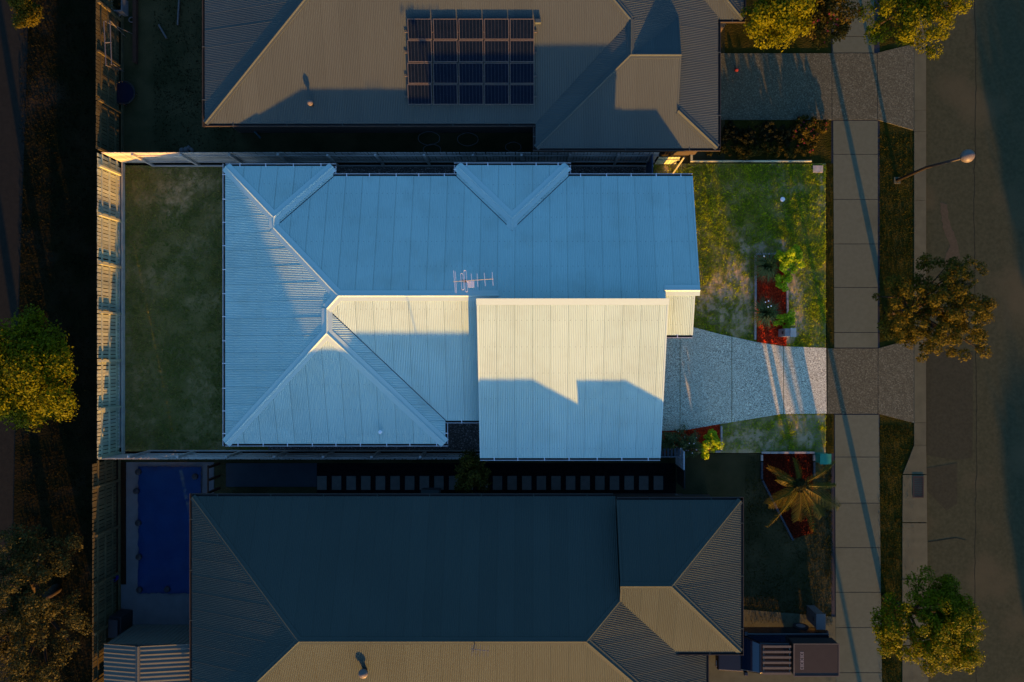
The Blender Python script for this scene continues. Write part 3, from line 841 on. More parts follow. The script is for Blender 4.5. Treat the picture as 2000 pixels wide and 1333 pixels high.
# retaining edge in front of the rear fence on the lot: one long pale sleeper wall
x = W(236, 0)[0]
rt = thing('retaining_edge', 'pale concrete sleeper edge running along the foot of the rear fence', 'edging', (x, 0, 0))
yy = LY0 + .3
while yy < LY1 - .3:
    e = min(yy + 2.25, LY1 - .25)
    mk('sleeper', MB().box(x - .06, x + .06, yy, e - .01, 0, .2 + rng.uniform(-.01, .01)), M_sleeper, rt); yy = e
# side gates
def gate(label, x, y0, y1, h, m_, n=6, cat='gate', th=.06):
    t = thing('side_gate', label, cat, (x, y0, 0))
    mk('gate_frame', MB().box(x - th / 2, x + th / 2, y0, y1, h - .06, h).box(x - th / 2, x + th / 2, y0, y1, .08, .14).box(x - th / 2, x + th / 2, y0, y0 + .05, .141, h - .061).box(x - th / 2, x + th / 2, y1 - .05, y1, .141, h - .061), m_, t)
    for i in range(n):
        a = y0 + .06 + i * (y1 - y0 - .12) / n
        mk('slat', MB().box(x - .012, x + .012, a, a + (y1 - y0 - .12) / n - .015, .142, h - .062), m_, t)
    return t
gate('dark blue steel side gate between the house and northern fence', 5.55, 8.05, 9.2, 1.75, M_bluegate)
gate('grey steel gate beside the garage by the flowering shrubs', 7.0, -5.4, -4.55, 1.8, M_gut)
gate('thin dark steel side gate beyond the stepping stones', 7.05, -6.3, -5.45, 1.7, M_pole)
t = thing('lean_to_frame', 'small grey slatted metal frame at the garage corner', 'frame', (6.2, -4.7, 0))
for i in range(7): mk('slat', MB().box(5.75 + i * .16, 5.85 + i * .16, -4.78, -4.42, 1.72, 1.75), M_slabN, t)
mk('frame', MB().box(5.72, 6.95, -4.82, -4.785, 1.68, 1.76).box(6.88, 6.95, -4.78, -4.40, 1.68, 1.715), M_wire, t)
mk('leg', MB().box(6.88, 6.94, -4.81, -4.79, 0, 1.675), M_gutin, t)
# low timber wall, fence end and prop in the front north corner
t = thing('fence_stub', 'short end of timber fence at the front north corner, lit orange', 'fence', (6.4, 9.2, 0))
for i in range(7): mk('paling', MB().box(5.95 + i * .145, 6.08 + i * .145, 9.2, 9.22, .1, 1.25), M_timber, t)
mk('rail', MB().box(5.95, 6.97, 9.15, 9.195, .9, .98), M_timber, t)
mk('brace', MB().bar((7.15, 9.22, 1.2), (6.85, 8.75, .05), .07, .09), M_timber, t)
t = thing('garden_wall', 'low pale timber edging in front of the northern hedge bed', 'edging', (10.5, 9.1, 0))
y_ = W(0, 316)[1]
for i in range(4):
    xa = W(1352, 0)[0] + i * 1.45
    mk('sleeper', MB().box(xa, xa + 1.44, y_ - .03, y_ + .03, -.05, .12), M_timber, t)
mk('end_sleeper', MB().box(W(1350, 0)[0] - .06, W(1352, 0)[0] - .005, y_ - .03, y_ + .35, -.05, .13), M_timber, t)

# ------------------------------------------------------------------ garden beds
def edging(label, root_uv, lines, m_=M_edge, w=.09, h=.12, step=.42):
    x, y, _ = W(*root_uv); t = thing('bed_edging', label, 'edging', (x, y, 0))
    for a, b in lines:
        A = Vector((*W(*a)[:2], 0)); B = Vector((*W(*b)[:2], 0)); L = (B - A).length; n = max(1, int(L / step)); d = (B - A) / n
        for i in range(n):
            p = A + d * i + d * .015; q = A + d * (i + 1) - d * .015
            mk('edging_block', MB().bar((p.x, p.y, h / 2 + rng.uniform(-.008, .008)), (q.x, q.y, h / 2 + rng.uniform(-.008, .008)), w, h), m_, t)
    return t
def bed(label, poly, m_):
    cx = sum(p[0] for p in poly) / len(poly); cy = sum(p[1] for p in poly) / len(poly)
    mb = MB().prism(poly, -.05, .045)
    # loose bark pieces lying on the bed
    o = mk('mulch_bed', mb, m_, None, (cx, cy, 0)); tag(o, label, 'garden bed')
    lo = np.min(poly, 0); hi = np.max(poly, 0)
    n = int((hi[0] - lo[0]) * (hi[1] - lo[1]) * 420)
    P = rng.uniform(lo, hi, (n, 2)); P = P[inside(P, poly)]
    n = len(P); c = np.column_stack([P, rng.uniform(.045, .08, n)])
    a = rng.uniform(0, 6.28, n); l = rng.uniform(.02, .05, n); w = rng.uniform(.008, .018, n); z = rng.normal(0, .02, n)
    dx = np.column_stack([np.cos(a) * l, np.sin(a) * l, z]); dy = np.column_stack([-np.sin(a) * w, np.cos(a) * w, rng.normal(0, .012, n)])
    V = np.stack([c - dx - dy, c + dx - dy, c + dx + dy, c - dx + dy], 1)
    tag(tris('bark_chips', V, m_, o, n=4), kind='stuff')
    return o
bed('red mulch bed in the middle of the front lawn', BED_A, M_mulch)
edging('grey edging blocks round the red bed on the front lawn', (1474, 580), [((1475, 498), (1474, 664)), ((1536, 548), (1538, 660)), ((1476, 497), (1532, 497))])
bed('red mulch bed between driveway and garage corner shrubs', BED_B, M_mulch)
edging('pale edging at the end of the shrub bed beside the driveway', (1407, 850), [((1408, 832), (1408, 881)), ((1396, 882), (1406, 882))])
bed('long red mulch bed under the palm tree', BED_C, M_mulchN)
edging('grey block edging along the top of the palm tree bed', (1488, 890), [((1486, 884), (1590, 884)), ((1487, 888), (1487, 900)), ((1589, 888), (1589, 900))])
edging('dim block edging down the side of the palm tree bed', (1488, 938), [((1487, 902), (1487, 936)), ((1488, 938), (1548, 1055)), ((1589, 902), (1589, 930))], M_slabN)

# ------------------------------------------------------------------ vegetation
def leafcloud(cent, rad, n, size, flat=1.0, up=.5, shell=.55, asp=.55):
    """n leaf quads scattered through the clusters"""
    cent = np.asarray(cent); rad = np.asarray(rad)
    w = rad ** 2; idx = rng.choice(len(cent), n, p=w / w.sum())
    d = rng.normal(0, 1, (n, 3)); d /= np.linalg.norm(d, axis=1)[:, None]
    r = rad[idx] * (shell + (1 - shell) * rng.random(n)) * (1 + rng.normal(0, .08, n))
    off_ = d * r[:, None]; off_[:, 2] *= flat
    c = cent[idx] + off_
    nm = d * .8 + np.array([0, 0, up]) + rng.normal(0, .45, (n, 3)); nm /= np.linalg.norm(nm, axis=1)[:, None]
    a = np.cross(nm, rng.normal(0, 1, (n, 3))); a /= np.linalg.norm(a, axis=1)[:, None]
    b = np.cross(nm, a)
    s = size * rng.uniform(.6, 1.25, n)[:, None]
    V = np.stack([c - a * s, c - b * s * asp, c + a * s, c + b * s * asp], 1)
    tint = np.clip(rng.normal(.45, .28, n) + .25 * (rng.random(len(cent))[idx] - .5), 0, 1)
    return V, tint

def crown_clusters(c, rx, ry, rz, n, rad, power=.5, hole=0.0):
    out = []
    while len(out) < n:
        d = rng.normal(0, 1, 3); d /= np.linalg.norm(d)
        if d[2] < -.35: continue
        r = rng.random() ** power
        wob = 1 + .14 * math.sin(3 * math.atan2(d[1], d[0]) + c[0]) + .10 * math.sin(7 * math.atan2(d[1], d[0]) + c[1])
        out.append((c[0] + d[0] * r * rx * wob, c[1] + d[1] * r * ry * wob, c[2] + d[2] * r * rz))
    return np.array(out), rng.uniform(rad * .6, rad * 1.3, n)

def tree(name, label, base, c, rx, ry, rz, ncl, rad, nleaf, size, m_, mb_=M_barkN, trunk=.11, cat='tree', group=None, power=.5, flat=.8, limbs=9, fl=None):
    t = thing(name, label, cat, tuple(base), group)
    cent, rr = crown_clusters(c, rx, ry, rz, ncl, rad, power)
    fork = Vector(base) + (Vector(c) - Vector(base)) * .55
    mid = Vector(base) + (Vector(c) - Vector(base)) * .25 + Vector((rng.normal(0, .04), rng.normal(0, .04), 0))
    mk('trunk', MB().tube([Vector(base) - Vector((0, 0, .05)), mid, fork], [trunk * 1.25, trunk, trunk * .75], 8), mb_, t, smooth=True)
    pick = rng.choice(len(cent), min(limbs, len(cent)), replace=False)
    for i in pick:
        e = Vector(cent[i]); m1 = fork + (e - fork) * .5 + Vector((rng.normal(0, .12), rng.normal(0, .12), .1))
        mk('branch', MB().tube([fork - Vector((0, 0, .05)), m1, e], [trunk * .6, trunk * .34, trunk * .1], 6), mb_, t, smooth=True)
    V, ti = leafcloud(cent, rr, nleaf, size, flat)
    tris('crown', V, m_, t, n=4, vec=ti)
    if fl:
        k = rng.choice(len(V), fl[0], replace=False)
        P = V[k].mean(1) + np.array([0, 0, .03]); s = fl[2]
        Q = np.stack([P + np.array(o) * s for o in ((-1, 0, 0), (0, -1, 0), (1, 0, .4), (0, 1, .4))], 1)
        tag(tris('blossom', Q, fl[1], t, n=4), kind='stuff')
    return t

def at(u, v, z): return np.array(W(u, v, z))
# street trees along the verge
tree('street_tree', 'sparse olive leaved street tree by the driveway crossover, nearest the lot', W(1732, 614), at(1824, 603, 4.2), 2.55, 2.2, 1.5, 235, .24, 26000, .05, M_leafO, power=.45, limbs=26, trunk=.12, group='street trees on the verge')
tree('street_tree', 'yellow green street tree below the drain, overhanging the kerb', W(1727, 1165), at(1818, 1216, 4.7), 2.1, 2.05, 1.15, 190, .30, 32000, .052, M_leafY, power=.45, limbs=16, trunk=.12, group='street trees on the verge')
tree('street_tree', 'yellow green street tree north of the lamp, by the northern driveway', W(1716, 45), at(1790, 16, 4.0), 1.95, 2.1, 1.3, 120, .34, 19000, .052, M_leafY, power=.45, limbs=14, trunk=.12, group='street trees on the verge')
tree('street_tree', 'next street tree down the verge, below the edge of the picture', (18.5, -28.5, 0), np.array((18.6, -28.3, 4.3)), 2.3, 2.0, .55, 130, .19, 9000, .06, M_leafY, power=.45, limbs=16, trunk=.12, group='street trees on the verge')
# trees across the road, outside the picture, whose long shadows reach into it
for x, y, rr_, lab in ((31.0, -19, 1.9, 'middle one of the trees across the road, shading the right edge'), (31.7, -39, 1.9, 'southernmost of the trees across the road'), (32.0, -11.5, 1.7, 'northernmost of the trees across the road')):
    tree('roadside_tree', lab, (x, y, -.1), np.array((x, y, 3.1)), rr_, rr_, 1.1, 60, .7, 6000, .14, M_leafK, trunk=.2, group='trees across the road', power=.35)
# trees on the left reserve
tree('round_tree', 'dense round tree with yellow green crown on the western reserve', W(120, 722), at(34, 730, 4.6), 2.30, 2.15, 1.8, 150, .55, 36000, .065, M_leafY, power=.35, trunk=.18)
tree('feathery_tree', 'large grey green feathery tree in the lower left corner', W(110, 1150), at(40, 1195, 5.2), 2.6, 3.3, 2.2, 210, .36, 34000, .05, M_leafG, power=.55, limbs=26, trunk=.2)
tree('bush', 'golden brown bush by the lane in the upper left corner', W(62, 30), at(54, 22, 1.2), .55, .85, .9, 34, .3, 4200, .06, M_leafO, power=.4, trunk=.06, cat='bush', limbs=5)
# northern neighbour's front garden
tree('garden_tree', 'dense bright green tree at the top beside the northern roof', W(1520, 70), at(1518, 28, 3.2), 1.35, 1.35, 1.5, 70, .42, 11000, .07, M_leafY, power=.4, trunk=.1)
tree('flowering_tree', 'yellow green tree with red blossom by the top footpath', W(1610, 60), at(1612, 28, 3.0), 1.45, 1.4, 1.2, 80, .36, 9000, .06, M_leafM, power=.45, trunk=.09, fl=(90, M_red, .05))
for u, v, r_, h_, lab in ((1424, 264, .5, .5, 'low dark spiky shrub nearest the northern house front'), (1456, 270, .55, .62, 'low dark spiky shrub second from the northern house front'),
        (1494, 262, .6, .58, 'low dark spiky shrub in the middle of the northern bed'), (1532, 264, .55, .66, 'low dark spiky shrub left of the red flowered shrub')):
    x, y, _ = W(u, v)
    tree('spiky_shrub', lab, (x, y, 0), np.array((x, y, h_ * .2)), r_, r_, h_ * .55, 50, .09, 3600, .045, M_leafK, trunk=.03, cat='shrub', group='dark shrubs beside the northern driveway', power=.5, limbs=4, flat=1.1)
tree('flowering_shrub', 'dark shrub with red flowers at the northern driveway corner', W(1580, 262), at(1578, 258, .18), .9, .85, .3, 60, .15, 6000, .05, M_leafM, power=.5, trunk=.04, cat='shrub', limbs=5, fl=(70, M_red, .045))
tree('hedge_shrub', 'low green shrub behind the pale timber edging', W(1480, 296), at(1480, 296, .15), 2.6, .35, .22, 70, .14, 5200, .04, M_leafM, power=.6, trunk=.03, cat='shrub', limbs=6)
# shrubs on the lot
tree('bright_shrub', 'large bright yellow green shrub at the top of the front red bed', W(1535, 525), at(1541, 508, .72), .68, .68, .45, 44, .17, 4200, .05, M_leafB, M_bark, power=.45, trunk=.035, cat='shrub', limbs=6)
tree('bright_shrub', 'narrow yellow green shrub drooping over the bed edge', W(1532, 548), at(1530, 549, .45), .34, .58, .28, 20, .14, 1500, .048, M_leafB, M_bark, power=.45, trunk=.03, cat='shrub', limbs=4)
tree('bright_shrub', 'small rounded yellow green shrub above the letterbox', W(1530, 628), at(1532, 626, .5), .52, .44, .34, 26, .15, 2200, .048, M_leafB, M_bark, power=.45, trunk=.03, cat='shrub', limbs=5)
tree('golden_shrub', 'golden green shrub at the end of the bed by the garage', W(1388, 866), at(1386, 866, .65), .52, .57, .4, 26, .16, 2300, .048, M_leafB, M_bark, power=.45, trunk=.03, cat='shrub', limbs=5)
tree('rose_bush', 'dark rose bush with pale pink flowers below the driveway', W(1348, 862), at(1348, 863, .6), .8, .64, .5, 46, .22, 5000, .036, M_leafD, M_bark, power=.5, trunk=.03, cat='shrub', limbs=6, fl=(46, M_petal, .035))
tree('dark_shrub', 'dark green shrub tucked against the garage corner', W(1308, 864), at(1306, 862, .6), .42, .5, .45, 26, .2, 2600, .04, M_leafD, M_bark, power=.5, trunk=.03, cat='shrub', limbs=4)
tree('side_bush', 'leafy bush over the stepping stones beside the southern roof', W(924, 932), at(921, 926, 2.0), .85, .9, .7, 46, .3, 5000, .06, M_leafM, power=.45, trunk=.05, cat='bush', limbs=6)

def strappy(label, u, v, r_, n, m_=M_strap, fl=0, group=None):
    x, y, _ = W(u, v); t = thing('grass_clump', label, 'plant', (x, y, 0), group)
    a = rng.uniform(0, 6.283, n); L = r_ * rng.uniform(.55, 1.25, n); h = rng.uniform(.25, .75, n)
    b0 = np.column_stack([x + rng.normal(0, .06, n), y + rng.normal(0, .06, n), np.full(n, .04)])
    d = np.column_stack([np.cos(a), np.sin(a), np.zeros(n)]); s = np.column_stack([-np.sin(a), np.cos(a), np.zeros(n)]) * .012
    up = np.array([0, 0, 1.0])
    p1 = b0 + d * (L * .45)[:, None] + up * h[:, None]; p2 = b0 + d * L[:, None] + up * (h * .75)[:, None]
    V = np.concatenate([np.stack([b0 - s, b0 + s, p1 + s, p1 - s], 1), np.stack([p1 - s, p1 + s, p2 + s * .2, p2 - s * .2], 1)])
    ti = np.clip(rng.normal(.4, .3, n), 0, 1)
    tris('leaves', V, m_, t, n=4, vec=np.concatenate([ti, ti]))
    for i in range(fl):
        an = rng.uniform(0, 6.28); l = r_ * rng.uniform(.3, .8)
        e = (x + math.cos(an) * l, y + math.sin(an) * l, .85)
        mk('flower_head', MB().lathe([(.012, -.03), (.035, 0), (.02, .03)], e, 8), M_white, t)
    return t
strappy('dark strappy grass clump at the top of the front red bed', 1491, 522, .75, 420, fl=1)
strappy('strappy grass clump with white flower heads beside the letterbox', 1489, 612, .72, 360, fl=4)

# palm in the southern bed
M_core = mat('palm_core', (.010, .012, .003), (.02, .02, .006), 8, rough=.9, spec=.05)
px, py, _ = W(1558, 950)
palm = thing('palm_tree', 'palm tree with drooping yellow green fronds over a red bed', 'palm', (px, py, 0))
top = Vector(at(1562, 948, 2.35))
mk('trunk', MB().tube([(px, py, 0), (px + .01, py + .02, 1.2), top], [.15, .11, .10], 10), M_barkN, palm, smooth=True)
V_, t_ = leafcloud([tuple(top + Vector((0, 0, .05)))], [.30], 420, .09)
tris('crown_core', V_, M_core, palm, n=4)
for (u, v, wd) in ((1500, 912, .10), (1552, 895, .09), (1632, 902, .09), (1634, 948, .10), (1640, 992, .24), (1606, 1010, .24), (1590, 1040, .12), (1558, 1018, .28), (1500, 986, .26), (1498, 1032, .06), (1528, 1000, .14), (1518, 936, .12)):
    e = Vector(at(u, v, 1.55)); d = e - top; L = d.length
    mid_ = top + d * .5 + Vector((0, 0, .45))
    V = []; pts = []
    for k in range(15):
        s = k / 14; pts.append((1 - s) ** 2 * top + 2 * s * (1 - s) * mid_ + s * s * e)
    fl_ = MB().tube(pts[::2], [.016, .015, .013, .011, .010, .008, .006, .004], 5)
    hd = Vector((d.x, d.y, 0)).normalized(); sd = Vector((-hd.y, hd.x, 0))
    for k in range(2, 15):
        for q in (0, .5):
            if k + q > 14: continue
            i0 = min(k, 13); p = pts[i0] + (pts[i0 + 1] - pts[i0]) * q
            w_ = wd * 1.35 * math.sin(math.pi * (.12 + .85 * k / 15)) + .04
            for sg in (-1, 1):
                tip = p + sd * sg * w_ + hd * w_ * .8 + Vector((0, 0, -.10 - .08 * rng.random()))
                hw = hd * .022
                fl_.add([tuple(p - hw), tuple(p + hw), tuple(tip + hw * .3), tuple(tip - hw * .3)], [(0, 1, 2, 3)])
    o = mk('frond', fl_, M_frond, palm)
    at_ = o.data.attributes.new('tint', 'FLOAT', 'POINT')
    b_ = .2 + .5 * rng.random()
    at_.data.foreach_set('value', np.clip(b_ + rng.normal(0, .15, len(o.data.vertices)), 0, 1).astype(np.float32))

def grass(name, rect, dens, h, w, m_, holes=(), which=None):
    x0, x1, y0, y1 = rect
    n = int((x1 - x0) * (y1 - y0) * dens)
    P = np.column_stack([rng.uniform(x0, x1, n), rng.uniform(y0, y1, n)])
    keep = np.ones(n, bool)
    for q in holes: keep &= ~inside(P, q)
    pat = fbm(P, 1.6, 77)
    keep &= rng.random(n) < np.clip(.70 + 2.4 * (pat - .5) + 1.0 * (vnoise(P, 13.0, 79) - .5), .06, 1)
    if which: keep &= rng.random(n) > .93 * bare(P, which)
    P = P[keep]; n = len(P)
    p2 = fbm(P, .9, 91); p3 = fbm(P, 7.0, 95); p4 = vnoise(P, 16.0, 97)
    a = rng.uniform(0, 6.283, n); hh = h * rng.uniform(.5, 1.3, n) * (.35 + 1.0 * p3 + .5 * p4); ln = hh * rng.uniform(.2, 1.0, n); ww = w * rng.uniform(.6, 1.3, n)
    b = np.column_stack([P, np.full(n, -.012)])
    s = np.column_stack([np.cos(a) * ww, np.sin(a) * ww, np.zeros(n)])
    a2 = rng.uniform(0, 6.283, n)
    tip = b + np.column_stack([np.cos(a2) * ln, np.sin(a2) * ln, hh])
    V = np.stack([b - s, b + s, tip], 1)
    ti = np.clip(.40 + 2.0 * (p2 - .5) + 2.4 * (p3 - .5) + .9 * (p4 - .5) + rng.normal(0, .2, n), 0, 1)
    return tag(tris(name, V, m_, n=3, vec=ti), kind='stuff')
grass('rear_grass', (-19.9, -12.9, LY0 + .15, LY1 - .1), 1500, .055, .014, M_grassR, which='rear')
GHOLES = [DRIVE, BED_A, BED_B, BED_C]
grass('front_grass', (5.9, 14.32, LY0 + .05, LY1 - .05), 1800, .065, .014, M_grassF, GHOLES, 'front')
grass('verge_grass', (16.9, 18.62, -17, -3.5), 500, .05, .02, M_grassV)
VH = [plan([(1700, 660), (1800, 660), (1800, 840), (1700, 840)]), plan([(1700, 84), (1800, 84), (1800, 262), (1700, 262)]), plan([(1760, 868), (1830, 868), (1830, 1400), (1760, 1400)]), plan([(1783, 0), (1830, 0), (1830, 1400), (1783, 1400)])]
grass('kerbside_grass', (16.9, 18.64, -3.5, 18), 500, .05, .02, M_grassV, VH)
grass('front_strip_grass', (14.34, 14.66, -16, 9.3), 500, .05, .02, M_grassV, [plan([(1600, 678), (1660, 678), (1660, 812), (1600, 812)])])
grass('southern_garden_grass', (10.4, 14.6, -13.2, -5.0), 420, .05, .02, M_grassV, [BED_C])
grass('reserve_grass', (-25.0, -20.4, -17, 18), 160, .06, .03, M_grassN)
grass('northern_yard_grass', (-18.5, -14.5, 9.6, 18), 150, .05, .03, M_grassN)

# ------------------------------------------------------------------ small things on the front lawn
x, y, _ = W(1528, 651)
lb = thing('letterbox', 'grey letterbox pillar with sloping cap at the end of the front bed', 'letterbox', (x, y, 0))
mk('pillar', MB().box(x - .22, x + .26, y - .19, y + .19, 0, .95), M_pillar, lb)
mk('cap', MB().box(x + .02, x + .29, y - .21, y + .21, .955, 1.0), M_slab, lb)
mk('slot', MB().box(x - .235, x - .222, y - .07, y + .07, .55, .75), M_black, lb)
x, y, _ = W(1528, 390)
tag(mk('lid', MB().lathe([(.10, 0), (.115, .02), (.11, .05), (.06, .07)], (x, y, .005), 20), M_white, None, (x, y, 0)), 'small round white lid lying on the front lawn', 'lid')
x, y, _ = W(1597, 331)
tag(mk('stepping_stone', MB().box(x - .24, x + .24, y - .17, y + .17, -.02, .05), M_slab, None, (x, y, 0)), 'pale rectangular stone in the top corner of the front lawn', 'stone')
x, y, _ = W(1601, 893)
cb = thing('utility_cabinet', 'green steel utility cabinet at the lower corner of the front lawn', 'cabinet', (x, y, 0))
mk('body', MB().box(x - .24, x + .24, y - .22, y + .22, 0, .62), M_green, cb)
mk('lid', MB().box(x - .27, x + .27, y - .25, y + .25, .622, .68), M_green, cb)
x, y, _ = W(1318, 966)
tag(mk('garden_light', MB().lathe([(.02, 0), (.02, .3), (.09, .33), (.10, .4), (.05, .46)], (x, y, 0), 14), M_pvc, None, (x, y, 0)), 'small round pale garden light beside the southern roof', 'light')

# ------------------------------------------------------------------ northern neighbour's house
nh = thing('house', 'northern neighbour house with dimmed grey roof and solar panels', 'house', (-3, 16, 0))
Q_S = (0, K, E - K * 10.32); Q_W = (K, 0, E + K * 14.74); Q_E = (-K, 0, 3.68 + K * 4.28); Q_N = (0, -K, E + K * 22.28)
Q_WS = (0, .281, E - .281 * 9.21); Q_WN = (0, -.281, 3.65 + .281 * 12.95); Q_WW = (.2555, 0, E - .2555 * .14)
Q_GS = (0, K, E - K * 15.0); Q_GE = (-K, 0, E + K * 9.49); Q_GN = (0, -K, E + K * 21.0)
nplanes = [
    (Q_S, [(-14.74, 10.32), (.14, 10.32), (4.28, 14.46), (2.47, 16.3), (-8.76, 16.3)], 'x'),
    (Q_W, [(-14.74, 10.32), (-8.76, 16.3), (-14.74, 22.28)], 'y'),
    (Q_N, [(-14.74, 22.28), (-8.76, 16.3), (2.47, 16.3), (8.34, 22.28)], 'x'),
    (Q_E, [(8.34, 9.21), (6.45, 10.73), (6.42, 12.95), (4.28, 12.95), (4.28, 14.46), (2.47, 16.3), (8.34, 22.28)], 'y'),
    (Q_WS, [(.14, 9.21), (8.34, 9.21), (6.45, 10.73), (6.45, 12.95), (4.25, 12.95)], 'x'),
    (Q_WN, [(4.28, 12.95), (6.45, 12.95), (6.45, 14.9)], 'x'),
    (Q_WW, [(.14, 9.21), (4.25, 12.95), (4.28, 14.46), (.14, 10.32)], 'y'),
    (Q_GS, [(8.34, 15.0), (9.49, 15.0), (6.49, 18.0), (5.34, 18.0)], 'x'),
    (Q_GE, [(9.49, 15.0), (6.49, 18.0), (9.49, 21.0)], 'y'),
    (Q_GN, [(8.34, 21.0), (9.49, 21.0), (6.49, 18.0), (5.34, 18.0)], 'x'),
]
nroof = deck([(p, q) for p, q, a in nplanes if p is not Q_E] + [(off(Q_E, -.02), nplanes[3][1])], nh, M_gutN)
for p, q, a in nplanes:
    sheets(p, q, a, nroof, M_roofN, amp=.007, lap=.002, gap=.0008)
D_ = lambda a, b, pa, pb, **k: cap(a, b, pa, pb, nroof, M_roofN, w=.15, **k)
D_((-14.72, 10.34), (-8.76, 16.3), Q_W, Q_S, name='hip_cap'); D_((-8.76, 16.3), (2.47, 16.3), Q_N, Q_S); D_((2.47, 16.3), (4.28, 14.46), Q_E, Q_S, name='hip_cap')
D_((4.27, 14.48), (4.26, 12.95), Q_E, Q_WW); D_((.16, 9.23), (4.25, 12.95), Q_WW, Q_WS, name='hip_cap'); D_((4.25, 12.95), (6.47, 12.95), Q_WN, Q_WS)
D_((8.32, 9.23), (6.45, 10.73), Q_WS, Q_E, name='hip_cap'); D_((9.47, 15.02), (6.49, 18.0), Q_GS, Q_GE, name='hip_cap'); D_((-14.72, 22.26), (-8.76, 16.3), Q_N, Q_W, name='hip_cap')
barge((6.45, 10.73), (6.45, 12.95), Q_WS, nroof, (1, 0), M_roofN); barge((6.45, 12.95), (6.45, 14.9), Q_WN, nroof, (1, 0), M_roofN)
H_ = lambda a, b, z, o: gutter(a, b, z, o, nh, M_gutN, M_roofN, step=2.2)
H_((-14.74, 22.3), (-14.74, 10.2), E, (-1, 0)); H_((-14.74, 10.32), (.14, 10.32), E, (0, -1)); H_((.14, 10.2), (.14, 9.21), E, (-1, 0)); H_((.02, 9.21), (8.46, 9.21), E, (0, -1))
H_((8.34, 9.21), (8.34, 14.9), E + .03, (1, 0)); H_((8.34, 15.0), (9.6, 15.0), E, (0, -1)); H_((9.49, 15.0), (9.49, 21.0), E, (1, 0))
m = MB(); m.box(-14.3, .55, 10.75, 21.9, 0, 2.4).box(.55, 7.9, 9.65, 21.9, 0, 2.4).box(7.9, 9.05, 15.4, 20.6, 0, 2.4)
mk('wall', m, M_wallN, nh)
mk('wall', MB().profx([(10.9, 2.5), (14.7, 2.5), (14.7, 3.05), (12.95, 3.5), (10.9, 3.0)], 6.2, 6.4), M_wallN, nh)
x, y, _ = W(608, 204, 3.0); zb = zf(Q_S)(x, y)
rv = mk('roof_vent', MB().tube([(x, y, zb - .03), (x, y, zb + .42)], .055, 12), M_gutN, nh)
mk('vent_cowl', MB().lathe([(.06, .3), (.12, .34), (.12, .44), (.03, .5)], (x, y, zb), 14), M_lamp, rv)
# solar array: five by four panels on rails
sa = thing('solar_array', 'solar array of twenty dark panels on the northern neighbour roof', 'solar panels', (W(919, 121, 3.4)[0], W(919, 121, 3.4)[1], 3.4))
zs = lambda x, y: zf(Q_S)(x, y) + .12
def on_s(u, v):
    z = 3.4
    for _ in range(6):
        x, y, _z = W(u, v, z); z = zs(x, y)
    return Vector((x, y, z))
us = [795, 845, 895, 945, 995, 1044]; vv = [37, 79, 123, 165, 206]
src_p = None
for j in range(4):
    for i in range(5):
        a, b, c_, d = on_s(us[i] + .8, vv[j + 1] - .8), on_s(us[i + 1] - .8, vv[j + 1] - .8), on_s(us[i + 1] - .8, vv[j] + .8), on_s(us[i] + .8, vv[j] + .8)
        x0_, x1_ = max(a.x, d.x), min(b.x, c_.x)
        y0_, y1_ = a.y, d.y
        g = MB()
        def q4(xa, xb, ya, yb, h0, h1):
            vs_ = [(x_, y_, zs(x_, y_) + h) for h in (h0, h1) for x_, y_ in ((xa, ya), (xb, ya), (xb, yb), (xa, yb))]
            g.add(vs_, [(0, 3, 2, 1), (4, 5, 6, 7), (0, 1, 5, 4), (1, 2, 6, 5), (2, 3, 7, 6), (3, 0, 4, 7)])
        q4(x0_ + .03, x1_ - .03, y0_ + .03, y1_ - .03, .0, .034)
        pn = mk('solar_panel', g, M_solar, sa)
        g = MB()
        fw = .028
        q4(x0_, x1_, y0_, y0_ + fw, 0, .04); q4(x0_, x1_, y1_ - fw, y1_, 0, .04); q4(x0_, x0_ + fw, y0_ + fw, y1_ - fw, 0, .04); q4(x1_ - fw, x1_, y0_ + fw, y1_ - fw, 0, .04)
        mk('panel_frame', g, M_solarline, pn)
        g = MB()
        for k in range(1, 7):
            xx = x0_ + (x1_ - x0_) * k / 7; q4(xx - .010, xx + .010, y0_ + .03, y1_ - .03, .034, .0365)
        mk('cell_gap', g, M_solargap, pn)
g = MB()
for v in (62, 102, 148, 188):
    a, b = on_s(790, v), on_s(1049, v); g.bar((a.x, a.y, a.z - .05), (b.x, b.y, b.z - .05), .05, .05)
mk('mounting_rail', g, M_solarline, sa)
a = on_s(1052, 42); mk('isolator', MB().box(a.x - .14, a.x + .1, a.y - .08, a.y + .08, a.z - .1, a.z + .06), M_roofN, sa)

